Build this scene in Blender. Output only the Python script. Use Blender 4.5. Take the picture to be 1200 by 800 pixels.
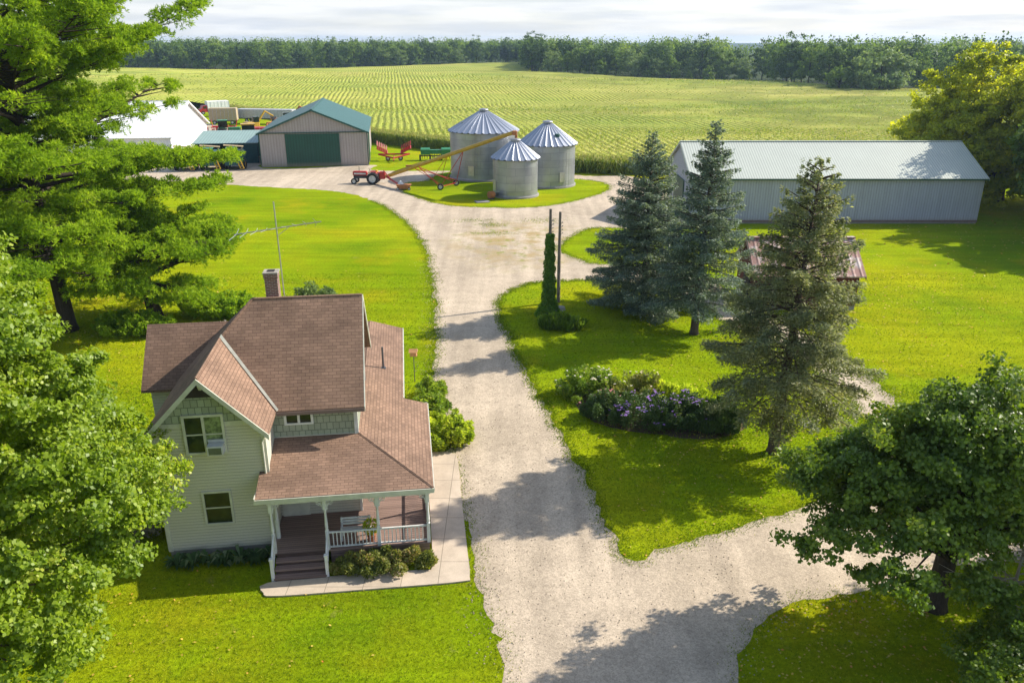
import bpy, math, random
import numpy as np
from math import sin, cos, pi, radians, sqrt, atan2
from mathutils import Vector, Matrix
from mathutils import geometry as mgeo, noise as mnoise

random.seed(7); RNG = np.random.default_rng(11)
for o in list(bpy.data.objects): bpy.data.objects.remove(o)
scn = bpy.context.scene
COL = scn.collection

# ------------------------------------------------------------------ camera, sky, sun, exposure
cam_d = bpy.data.cameras.new('camera'); cam = bpy.data.objects.new('camera', cam_d); COL.objects.link(cam)
cam.location = (0, 0, 20); cam.rotation_euler = (radians(90 - 20.8), 0, 0)
cam_d.lens = 28; cam_d.sensor_width = 36; cam_d.clip_end = 6000; cam_d.clip_start = 0.5
scn.camera = cam
SUN_EL, SUN_AZ = radians(36), radians(68.3)        # azimuth clockwise from +Y
SUN_STR, SKY_STR, EXPO = 4.6, 0.135, 0.76
w = bpy.data.worlds.new('World'); scn.world = w; w.use_nodes = True
nt = w.node_tree; nt.nodes.clear()
out = nt.nodes.new('ShaderNodeOutputWorld'); bg = nt.nodes.new('ShaderNodeBackground')
sky = nt.nodes.new('ShaderNodeTexSky'); sky.sky_type = 'NISHITA'; sky.sun_disc = False
sky.sun_elevation = SUN_EL; sky.sun_rotation = SUN_AZ; sky.altitude = 250; sky.air_density = 1.0; sky.dust_density = 1.2; sky.ozone_density = 1.2
tc = nt.nodes.new('ShaderNodeTexCoord'); mp = nt.nodes.new('ShaderNodeMapping'); mp.inputs['Scale'].default_value = (2.2, 2.2, 24)
nz = nt.nodes.new('ShaderNodeTexNoise'); nz.inputs['Scale'].default_value = 2.6; nz.inputs['Detail'].default_value = 8; nz.inputs['Roughness'].default_value = .58
rp = nt.nodes.new('ShaderNodeValToRGB'); rp.color_ramp.elements[0].position = .36; rp.color_ramp.elements[1].position = .62
rp.color_ramp.elements[0].color = (.74, .74, .74, 1); rp.color_ramp.elements[1].color = (.96, .96, .96, 1)
mx = nt.nodes.new('ShaderNodeMix'); mx.data_type = 'RGBA'; mx.inputs['B'].default_value = (4.15, 4.3, 4.5, 1)
nz2 = nt.nodes.new('ShaderNodeTexNoise'); nz2.inputs['Scale'].default_value = 3.4; nz2.inputs['Detail'].default_value = 7; rp2 = nt.nodes.new('ShaderNodeValToRGB'); rp2.color_ramp.elements[0].position = .38; rp2.color_ramp.elements[1].position = .6
rp2.color_ramp.elements[0].color = (3.35, 3.6, 4.0, 1); rp2.color_ramp.elements[1].color = (4.35, 4.45, 4.6, 1); nt.links.new(mp.outputs[0], nz2.inputs['Vector']); nt.links.new(nz2.outputs['Fac'], rp2.inputs['Fac']); nt.links.new(rp2.outputs['Color'], mx.inputs['B'])
L = nt.links.new
sz = nt.nodes.new('ShaderNodeSeparateXYZ'); L(tc.outputs['Generated'], sz.inputs[0]); mr = nt.nodes.new('ShaderNodeMapRange'); mr.inputs['From Min'].default_value = .03; mr.inputs['From Max'].default_value = .35; mr.inputs['To Min'].default_value = 1; mr.inputs['To Max'].default_value = .12
mr.interpolation_type = 'SMOOTHSTEP'; L(sz.outputs['Z'], mr.inputs['Value']); ml = nt.nodes.new('ShaderNodeMath'); ml.operation = 'MULTIPLY'
L(tc.outputs['Generated'], mp.inputs['Vector']); L(mp.outputs[0], nz.inputs['Vector']); L(nz.outputs['Fac'], rp.inputs['Fac'])
L(rp.outputs['Color'], ml.inputs[0]); L(mr.outputs[0], ml.inputs[1]); L(ml.outputs[0], mx.inputs['Factor']); L(sky.outputs[0], mx.inputs['A']); L(mx.outputs['Result'], bg.inputs['Color'])
bg.inputs['Strength'].default_value = SKY_STR; L(bg.outputs[0], out.inputs['Surface'])
sd = bpy.data.lights.new('sun', 'SUN'); so = bpy.data.objects.new('sun', sd); COL.objects.link(so)
sd.energy = SUN_STR; sd.angle = radians(.53); sd.color = (1, .93, .82)
sv = Vector((sin(SUN_AZ) * cos(SUN_EL), cos(SUN_AZ) * cos(SUN_EL), sin(SUN_EL)))
so.rotation_euler = sv.to_track_quat('Z', 'Y').to_euler(); so.location = (60, 30, 60)
vs = scn.view_settings; vs.view_transform = 'Standard'; vs.look = 'None'; vs.gamma = 1; vs.exposure = EXPO; vs.use_curve_mapping = False
scn.render.engine = 'CYCLES'

# ------------------------------------------------------------------ materials
MATS = {}
class NT:
    def __init__(s, name):
        m = bpy.data.materials.new(name); m.use_nodes = True; s.m = m; s.t = m.node_tree; s.t.nodes.clear()
        s.out = s.n('ShaderNodeOutputMaterial'); MATS[name] = m
    def n(s, kind, **kw):
        x = s.t.nodes.new(kind)
        for k, v in kw.items():
            if k in x.inputs: x.inputs[k].default_value = v
            else: setattr(x, k, v)
        return x
    def l(s, a, b): s.t.links.new(a, b)
    def noise(s, vec, scale, detail=3, rough=.5):
        x = s.n('ShaderNodeTexNoise'); x.inputs['Scale'].default_value = scale; x.inputs['Detail'].default_value = detail; x.inputs['Roughness'].default_value = rough
        if vec is not None: s.l(vec, x.inputs['Vector'])
        return x.outputs['Fac']
    def ramp(s, fac, stops):
        r = s.n('ShaderNodeValToRGB'); e = r.color_ramp.elements
        while len(e) < len(stops): e.new(.5)
        for i, (p, c) in enumerate(stops):
            e[i].position = p; e[i].color = (c[0], c[1], c[2], 1) if hasattr(c, '__len__') else (c, c, c, 1)
        s.l(fac, r.inputs['Fac']); return r.outputs['Color']
    def mix(s, f, a, b, mode='MIX'):
        x = s.n('ShaderNodeMix'); x.data_type = 'RGBA'; x.blend_type = mode
        for k, v in (('Factor', f), ('A', a), ('B', b)):
            if isinstance(v, (int, float)): x.inputs[k].default_value = v if k == 'Factor' else (v, v, v, 1)
            elif isinstance(v, tuple): x.inputs[k].default_value = (v[0], v[1], v[2], 1)
            else: s.l(v, x.inputs[k])
        return x.outputs['Result']
    def math(s, op, a, b=0.0):
        x = s.n('ShaderNodeMath', operation=op)
        for i, v in enumerate((a, b)):
            if isinstance(v, (int, float)): x.inputs[i].default_value = v
            else: s.l(v, x.inputs[i])
        return x.outputs[0]
    def bump(s, h, strength=.4, dist=.02):
        b = s.n('ShaderNodeBump'); b.inputs['Strength'].default_value = strength; b.inputs['Distance'].default_value = dist; s.l(h, b.inputs['Height']); return b.outputs[0]
    def pbr(s, col, rough=.7, metal=0., nrm=None, spec=.4):
        p = s.n('ShaderNodeBsdfPrincipled')
        if isinstance(col, tuple): p.inputs['Base Color'].default_value = (*col, 1)
        else: s.l(col, p.inputs['Base Color'])
        if isinstance(rough, (int, float)): p.inputs['Roughness'].default_value = rough
        else: s.l(rough, p.inputs['Roughness'])
        p.inputs['Metallic'].default_value = metal; p.inputs['Specular IOR Level'].default_value = spec
        if nrm is not None: s.l(nrm, p.inputs['Normal'])
        s.l(p.outputs[0], s.out.inputs['Surface']); return p
    def obj(s): return s.n('ShaderNodeTexCoord').outputs['Object']
    def uv(s): return s.n('ShaderNodeTexCoord').outputs['UV']
    def pos(s): return s.n('ShaderNodeNewGeometry').outputs['Position']

def plain(name, c, rough=.6, metal=0., var=.12, scale=3.):
    t = NT(name); o = t.obj(); n = t.noise(o, scale, 5)
    c2 = t.mix(1., t.ramp(n, [(.3, 1 - var * 2), (.7, 1.0)]), c, 'MULTIPLY')
    fine = t.noise(o, scale * 14, 3)
    t.pbr(c2, rough, metal, t.bump(fine, .12, .01)); return t.m
def leafmat(name, c1, c2, c3=None, trans=.35, rough=.5, spec=.3):
    t = NT(name); a = t.n('ShaderNodeAttribute'); a.attribute_name = 'rnd'
    st = [(0., c1), (.75, c2), (1., c3 or c2)]
    col = t.ramp(a.outputs['Fac'], st)
    big = t.noise(t.pos(), .45, 3)
    col = t.mix(1., col, t.ramp(big, [(.3, (.82, .88, .9)), (.7, (1.15, 1.1, .9))]), 'MULTIPLY')
    p = t.n('ShaderNodeBsdfPrincipled'); t.l(col, p.inputs['Base Color']); p.inputs['Roughness'].default_value = rough; p.inputs['Specular IOR Level'].default_value = spec
    tr = t.n('ShaderNodeBsdfTranslucent'); tcx = t.mix(1., col, (1.5, 1.55, .7), 'MULTIPLY'); t.l(tcx, tr.inputs['Color'])
    ms = t.n('ShaderNodeMixShader'); ms.inputs[0].default_value = trans; t.l(p.outputs[0], ms.inputs[1]); t.l(tr.outputs[0], ms.inputs[2])
    t.l(ms.outputs[0], t.out.inputs['Surface']); return t.m
def barkmat(name, c):
    t = NT(name); o = t.obj(); mpn = t.n('ShaderNodeMapping'); mpn.inputs['Scale'].default_value = (6, 6, 1.2); t.l(o, mpn.inputs['Vector'])
    n = t.noise(mpn.outputs[0], 2.2, 6, .7); col = t.mix(1., t.ramp(n, [(.3, .45), (.7, 1.2)]), c, 'MULTIPLY')
    t.pbr(col, .9, 0, t.bump(n, .8, .05), .1); return t.m
def brickmat(name, base, w, h, mort, mcol, var, bumpd=.015, rough=.85, grime=.15, off=.5):
    t = NT(name); uv = t.uv(); b = t.n('ShaderNodeTexBrick'); t.l(uv, b.inputs['Vector'])
    b.inputs['Scale'].default_value = 1; b.inputs['Brick Width'].default_value = w; b.inputs['Row Height'].default_value = h
    b.inputs['Mortar Size'].default_value = mort; b.inputs['Mortar Smooth'].default_value = .2; b.inputs['Bias'].default_value = 0; b.offset = off
    b.inputs['Color1'].default_value = (*[x * (1 - var) for x in base], 1); b.inputs['Color2'].default_value = (*[min(1, x * (1 + var)) for x in base], 1); b.inputs['Mortar'].default_value = (*mcol, 1)
    n = t.noise(uv, .55, 4); f = t.noise(uv, 30, 2)
    col = t.mix(1., b.outputs['Color'], t.ramp(n, [(.3, 1 - grime), (.7, 1 + grime * .4)]), 'MULTIPLY')
    col = t.mix(1., col, t.ramp(f, [(.3, .88), (.7, 1.1)]), 'MULTIPLY')
    hgt = t.math('SUBTRACT', 1., b.outputs['Fac']); hgt = t.math('ADD', hgt, t.math('MULTIPLY', f, .3))
    t.pbr(col, rough, 0, t.bump(hgt, .6, bumpd), .25); return t.m
def ribmat(name, c, period, depth=.02, rough=.4, metal=0., dark=.75, grime=.2, c2=None, cell=None, splash=False):
    """ribbed sheet metal: ribs run up the slope / wall"""
    t = NT(name); uv = t.uv(); sx = t.n('ShaderNodeSeparateXYZ'); t.l(uv, sx.inputs[0])
    ph = t.math('MULTIPLY', sx.outputs[0], 2 * pi / period); wv = t.math('SINE', ph); wv = t.math('ADD', t.math('MULTIPLY', wv, .5), .5); wv = t.math('POWER', wv, 4.)
    n = t.noise(uv, .35, 5, .6); n2 = t.noise(uv, 6, 3)
    col = t.mix(n, tuple(x * (1 - grime) for x in c), tuple(min(1, x * (1 + grime * .4)) for x in c))
    if c2 is not None:
        col = t.mix(t.ramp(t.noise(uv, .9, 6, .7), [(.48, 0.), (.6, 1.)]), col, c2)
    if cell:
        b = t.n('ShaderNodeTexBrick'); t.l(uv, b.inputs['Vector']); b.inputs['Scale'].default_value = 1; b.inputs['Brick Width'].default_value = cell; b.inputs['Row Height'].default_value = 50; b.inputs['Mortar Size'].default_value = .005
        b.inputs['Color1'].default_value = (.72, .72, .72, 1); b.inputs['Color2'].default_value = (1.25, 1.25, 1.25, 1); b.inputs['Mortar'].default_value = (.5, .5, .5, 1)
        col = t.mix(1., col, b.outputs['Color'], 'MULTIPLY')
    col = t.mix(1., col, t.ramp(n2, [(.3, .93), (.7, 1.05)]), 'MULTIPLY')
    col = t.mix(wv, col, t.mix(1., col, dark, 'MULTIPLY'))
    if splash:   # mud splashed up from the ground and streaks below the eave
        low = t.ramp(t.math('ADD', t.math('MULTIPLY', sx.outputs[1], .9), t.math('MULTIPLY', n2, .5)), [(.3, .75), (.95, 0.)]); col = t.mix(low, col, (.3, .24, .17))
        ms_ = t.n('ShaderNodeMapping'); ms_.inputs['Scale'].default_value = (2.2, .12, 1); t.l(uv, ms_.inputs['Vector']); col = t.mix(1., col, t.ramp(t.noise(ms_.outputs[0], 1.5, 5, .7), [(.3, .84), (.62, 1.04)]), 'MULTIPLY')
    t.pbr(col, rough, metal, t.bump(wv, .7, depth), .4); return t.m

# leaf and plant materials
leafmat('leaf_maple_bright', (.12, .20, .012), (.27, .36, .022), (.46, .46, .07), .44, .45, .42)
leafmat('leaf_maple_dark', (.06, .115, .01), (.16, .235, .02), (.33, .37, .05), .38, .45, .42)
leafmat('leaf_golden', (.19, .24, .012), (.50, .50, .02), (.70, .62, .03), .55)
leafmat('needle_pine', (.10, .20, .01), (.30, .42, .03), (.46, .52, .06), .48, .6, .1)
leafmat('needle_blue', (.10, .145, .115), (.22, .28, .24), (.38, .42, .37), .3, .55)
leafmat('needle_olive', (.14, .165, .075), (.28, .30, .16), (.42, .40, .24), .38, .6)
leafmat('leaf_far_dark', (.05, .095, .03), (.09, .145, .045), (.15, .21, .06), .3, .6, .1)
leafmat('leaf_far_mid', (.11, .18, .045), (.18, .26, .06), (.32, .37, .10), .38, .6, .1)
leafmat('leaf_far_pale', (.14, .2, .08), (.22, .29, .12), (.32, .38, .17), .3, .6, .1)
leafmat('leaf_shrub', (.08, .15, .02), (.24, .33, .04), (.38, .38, .08), .5)
leafmat('leaf_shrub_dark', (.04, .08, .025), (.10, .16, .045), (.18, .2, .09), .3)
leafmat('leaf_shrub_red', (.11, .15, .03), (.26, .27, .07), (.42, .26, .14), .35)
leafmat('leaf_yellow_shrub', (.18, .25, .02), (.44, .50, .05), (.62, .58, .09), .6)
leafmat('leaf_ivy', (.07, .17, .015), (.14, .26, .03), (.22, .34, .05), .45)
leafmat('leaf_hosta', (.05, .1, .03), (.09, .16, .05), (.3, .34, .2), .2)
leafmat('twig_grey', (.2, .17, .14), (.3, .27, .23), None, 0., .9)
leafmat('corn_leaf', (.13, .20, .02), (.24, .31, .03), (.42, .40, .06), .35, .5)
leafmat('corn_tassel', (.33, .31, .09), (.46, .41, .14), (.52, .45, .2), .2, .7)
leafmat('grass_blade', (.085, .15, .006), (.20, .27, .010), (.46, .42, .05), .38, .7, .05)
leafmat('fallen_leaf', (.4, .3, .05), (.55, .4, .08), (.6, .2, .05), .1)
leafmat('petal_purple', (.25, .12, .5), (.4, .22, .65), (.5, .35, .7), .3)
leafmat('petal_pink', (.55, .12, .2), (.7, .3, .35), (.8, .6, .6), .3)
leafmat('petal_white', (.6, .55, .5), (.75, .7, .62), (.8, .6, .55), .3)
barkmat('bark_grey', (.16, .13, .11)); barkmat('bark_dark', (.07, .055, .045)); barkmat('bark_spruce', (.12, .09, .07))

# ground
def groundmat(name):
    t = NT(name); p = t.pos()
    big = t.noise(p, .045, 4, .55); mid = t.noise(p, .35, 5, .6); fine = t.noise(p, 5, 4, .7); vf = t.noise(p, 26, 3, .7)
    col = t.ramp(big, [(.35, (.15, .255, .004)), (.5, (.24, .33, .006)), (.66, (.37, .385, .008))])
    col = t.mix(t.ramp(mid, [(.4, 0.), (.75, .6)]), col, (.25, .265, .008))
    dry = t.ramp(t.noise(p, .13, 6, .62), [(.54, 0.), (.68, 1.)])
    col = t.mix(t.math('MULTIPLY', dry, .55), col, (.38, .31, .01))
    lush = t.ramp(t.noise(p, .09, 5, .6), [(.3, 1.), (.46, 0.)])
    col = t.mix(t.math('MULTIPLY', lush, .5), col, (.11, .21, .008))
    mpn = t.n('ShaderNodeMapping'); mpn.inputs['Scale'].default_value = (.12, .9, 1); mpn.inputs['Rotation'].default_value = (0, 0, -.12); t.l(p, mpn.inputs['Vector'])
    col = t.mix(1., col, t.ramp(t.noise(mpn.outputs[0], 1.1, 3), [(.35, .88), (.6, 1.08)]), 'MULTIPLY')
    brn = t.ramp(t.noise(p, .55, 6, .7), [(.63, 0.), (.7, 1.)]); col = t.mix(t.math('MULTIPLY', brn, .4), col, (.3, .24, .1))
    col = t.mix(1., col, t.ramp(fine, [(.25, .6), (.7, 1.22)]), 'MULTIPLY')
    col = t.mix(1., col, t.ramp(vf, [(.3, .72), (.7, 1.2)]), 'MULTIPLY')
    h = t.math('ADD', t.math('MULTIPLY', fine, .6), t.math('MULTIPLY', vf, .5))
    t.pbr(col, .9, 0, t.bump(h, .9, .12), 0.); return t.m
groundmat('grass')
t = NT('forest_floor'); n_ = t.noise(t.pos(), .08, 5, .6); t.pbr(t.ramp(n_, [(.3, (.02, .035, .012)), (.7, (.05, .07, .02))]), .95, 0, None, .1)  # leaf litter kept dark to stand for the shade under the trees
def gravelmat():
    t = NT('gravel'); p = t.pos()
    v = t.n('ShaderNodeTexVoronoi'); v.inputs['Scale'].default_value = 24; t.l(p, v.inputs['Vector'])
    v2 = t.n('ShaderNodeTexVoronoi'); v2.inputs['Scale'].default_value = 11; t.l(p, v2.inputs['Vector'])
    big = t.noise(p, .11, 5, .6); mid = t.noise(p, .9, 5, .65)
    sc = t.n('ShaderNodeSeparateColor'); t.l(v.outputs['Color'], sc.inputs[0]); sc2 = t.n('ShaderNodeSeparateColor'); t.l(v2.outputs['Color'], sc2.inputs[0])
    col = t.ramp(big, [(.3, (.41, .335, .245)), (.55, (.50, .41, .305)), (.75, (.565, .465, .345))])
    col = t.mix(1., col, t.ramp(sc.outputs[0], [(0, .8), (.5, 1.), (1, 1.12)]), 'MULTIPLY')
    col = t.mix(1., col, t.ramp(sc2.outputs[0], [(0, .88), (.5, 1.), (1, 1.08)]), 'MULTIPLY')
    col = t.mix(1., col, t.ramp(mid, [(.3, .84), (.7, 1.08)]), 'MULTIPLY')
    # wheel-tracks: smoother bands running up the drive
    mpn = t.n('ShaderNodeMapping'); mpn.inputs['Scale'].default_value = (.55, .035, 1); mpn.inputs['Rotation'].default_value = (0, 0, -.1); t.l(p, mpn.inputs['Vector'])
    tr = t.noise(mpn.outputs[0], 1.6, 3); col = t.mix(1., col, t.ramp(tr, [(.35, .86), (.6, 1.07)]), 'MULTIPLY')
    # weeds in the little-driven middle of the yard
    sx = t.n('ShaderNodeSeparateXYZ'); t.l(p, sx.inputs[0])
    dx = t.math('DIVIDE', t.math('SUBTRACT', sx.outputs[0], 1.), 9.5); dy = t.math('DIVIDE', t.math('SUBTRACT', sx.outputs[1], 82.), 13.)
    rr = t.math('ADD', t.math('MULTIPLY', dx, dx), t.math('MULTIPLY', dy, dy)); reg = t.ramp(rr, [(.1, 1.), (.95, 0.)])
    wn = t.ramp(t.noise(p, .38, 6, .7), [(.45, 0.), (.6, 1.)])
    wd = t.math('MULTIPLY', reg, wn); dirt = t.mix(wd, col, (.36, .27, .13))
    wn2 = t.ramp(t.noise(p, .6, 7, .75), [(.54, 0.), (.62, 1.)]); col = t.mix(t.math('MULTIPLY', t.math('MULTIPLY', wn2, reg), .8), dirt, (.2, .23, .03))
    h = t.math('ADD', sc.outputs[0], t.math('MULTIPLY', sc2.outputs[0], .8))
    t.pbr(col, .95, 0, t.bump(h, .5, .02), .1); return t.m
gravelmat()
def concretemat():
    t = NT('concrete'); uv = t.uv(); b = t.n('ShaderNodeTexBrick'); t.l(uv, b.inputs['Vector']); b.offset = 0
    b.inputs['Scale'].default_value = 1; b.inputs['Brick Width'].default_value = 1.45; b.inputs['Row Height'].default_value = 1.6; b.inputs['Mortar Size'].default_value = .012
    b.inputs['Color1'].default_value = (.49, .40, .30, 1); b.inputs['Color2'].default_value = (.54, .445, .34, 1); b.inputs['Mortar'].default_value = (.2, .17, .13, 1)
    n = t.noise(uv, 1.1, 6, .7); col = t.mix(1., b.outputs['Color'], t.ramp(n, [(.3, .78), (.7, 1.08)]), 'MULTIPLY')
    col = t.mix(1., col, t.ramp(t.noise(uv, 22, 3), [(.3, .92), (.7, 1.05)]), 'MULTIPLY')
    t.pbr(col, .9, 0, t.bump(n, .2, .01), .2)
concretemat()
def soil():
    t = NT('soil'); n = t.noise(t.pos(), 4, 6, .7); t.pbr(t.ramp(n, [(.3, (.07, .045, .03)), (.7, (.17, .12, .08))]), .95, 0, t.bump(n, .8, .06), .1)
soil()
def cornmat():
    t = NT('corn_canopy'); p = t.pos()
    mpn = t.n('ShaderNodeMapping'); mpn.inputs['Rotation'].default_value = (0, 0, -radians(8)); t.l(p, mpn.inputs['Vector'])
    sx = t.n('ShaderNodeSeparateXYZ'); t.l(mpn.outputs[0], sx.inputs[0])
    wob = t.math('MULTIPLY', t.noise(p, .03, 3), 5.); ph = t.math('MULTIPLY', t.math('ADD', sx.outputs[0], wob), 2 * pi / 1.52)
    wv = t.math('ADD', t.math('MULTIPLY', t.math('SINE', ph), .5), .5)
    mpb = t.n('ShaderNodeMapping'); mpb.inputs['Scale'].default_value = (.006, .03, 1); t.l(p, mpb.inputs['Vector'])
    band = t.noise(mpb.outputs[0], 1., 5, .6); big = t.noise(p, .02, 5, .6); fine = t.noise(p, 1.3, 4, .75); vf = t.noise(p, 4.5, 2, .7)
    col = t.ramp(band, [(.3, (.20, .265, .035)), (.5, (.31, .34, .055)), (.7, (.44, .41, .10))])
    col = t.mix(1., col, t.ramp(big, [(.3, (.86, .95, .8)), (.7, (1.12, 1.04, 1.1))]), 'MULTIPLY')
    col = t.mix(t.ramp(fine, [(.45, 0.), (.75, .5)]), col, (.44, .41, .08))
    col = t.mix(1., col, t.ramp(fine, [(.3, .84), (.65, 1.08)]), 'MULTIPLY')
    col = t.mix(1., col, t.ramp(vf, [(.3, .75), (.7, 1.2)]), 'MULTIPLY')
    col = t.mix(1., col, t.ramp(wv, [(0., .72), (.6, 1.1)]), 'MULTIPLY')
    h = t.math('ADD', t.math('ADD', t.math('MULTIPLY', wv, .5), fine), t.math('MULTIPLY', vf, .5))
    t.pbr(col, .9, 0, t.bump(h, 1., .2), .1)
cornmat()
# building materials
brickmat('shingles', (.255, .160, .108), .32, .15, .011, (.13, .075, .055), .15, .03, .85, .3)  # dark course lines paint in the shadow of the shingle edges
brickmat('siding', (.59, .56, .46), 30, .135, .010, (.34, .33, .24), .01, .02, .6, .06)  # dark lap lines paint in the shadow under each board
brickmat('wall_shakes', (.33, .36, .27), .26, .32, .014, (.14, .155, .11), .1, .02, .7, .1)
brickmat('chimney_brick', (.24, .11, .08), .21, .075, .012, (.4, .36, .31), .25)
brickmat('deck_boards', (.28, .19, .155), 8, .14, .008, (.05, .03, .025), .12, .01, .6)
brickmat('bin_wall', (.37, .385, .42), 2.4, 1.0, .02, (.24, .25, .28), .1, .02, .45, .2)
MATS['bin_wall'].node_tree.nodes['Principled BSDF'].inputs['Metallic'].default_value = .6; MATS['bin_wall'].node_tree.nodes['Principled BSDF'].inputs['Roughness'].default_value = .38
ribmat('roof_green', (.03, .105, .085), .45, .02, .42)
ribmat('roof_pale', (.53, .56, .48), .3, .012, .5, 0., .62, .12)
ribmat('roof_white', (.82, .82, .80), .6, .02, .5, 0., .93, .05)
ribmat('wall_beige', (.42, .36, .33), .45, .02, .5, 0., .8, .12, splash=True)
ribmat('wall_bluegrey', (.41, .42, .50), .3, .03, .5, 0., .76, .14, splash=True)
ribmat('door_green', (.014, .085, .055), .45, .03, .5, 0., .65, .3, splash=True)
ribmat('wall_grey', (.4, .4, .42), .8, .03, .5, 0., .8)
ribmat('roof_mint', (.27, .38, .34), .5, .02, .5)
ribmat('bin_roof', (.5, .52, .56), .3, .01, .32, .75, .95)
ribmat('roof_rust', (.36, .19, .15), .6, .03, .6, .1, .7, .25, (.55, .46, .42), .65)
ribmat('barn_red', (.15, .035, .028), .2, .02, .8, 0., .5, .3)
plain('white_paint', (.72, .72, .68), .5); plain('trim_cream', (.62, .61, .50), .5); plain('foundation', (.3, .28, .26), .9)
plain('dark_attic', (.045, .035, .035), .8); plain('black_rubber', (.02, .02, .02), .8); plain('steel', (.4, .4, .42), .4, .6)
plain('red_paint', (.45, .03, .025), .4); plain('yellow_paint', (.55, .33, .03), .4); plain('green_paint', (.04, .22, .09), .4); plain('orange_rust', (.42, .16, .05), .7)
plain('teal_dark', (.01, .07, .075), .5); plain('aluminium', (.55, .55, .55), .35, .7); plain('grey_wood', (.25, .21, .17), .9, 0, .25, 2); plain('pole_wood', (.2, .17, .14), .9, 0, .25)
plain('dark_machine', (.06, .06, .06), .6); plain('tan_box', (.45, .36, .22), .7); plain('clay', (.35, .13, .06), .8); plain('ac_white', (.6, .6, .6), .5); plain('ac_grille', (.14, .16, .1), .6)
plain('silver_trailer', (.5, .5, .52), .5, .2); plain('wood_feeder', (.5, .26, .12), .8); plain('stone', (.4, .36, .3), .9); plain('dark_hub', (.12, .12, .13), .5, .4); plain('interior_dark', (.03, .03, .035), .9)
plain('dead_wood', (.42, .37, .32), .9); plain('step_riser', (.09, .055, .048), .8); plain('brown_shade', (.2, .14, .12), .7)  # riser brown is darkened to paint in the shade on the steps
t = NT('window_glass'); n = t.noise(t.obj(), 2.2, 3); p = t.pbr(t.ramp(n, [(.35, (.012, .018, .012)), (.7, (.03, .045, .02))]), .08, 0, None, .45)
t = NT('window_curtain'); n = t.noise(t.obj(), 5, 4, .7); t.pbr(t.ramp(n, [(.35, (.05, .07, .04)), (.65, (.28, .34, .16))]), .15, 0, None, .4)

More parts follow.
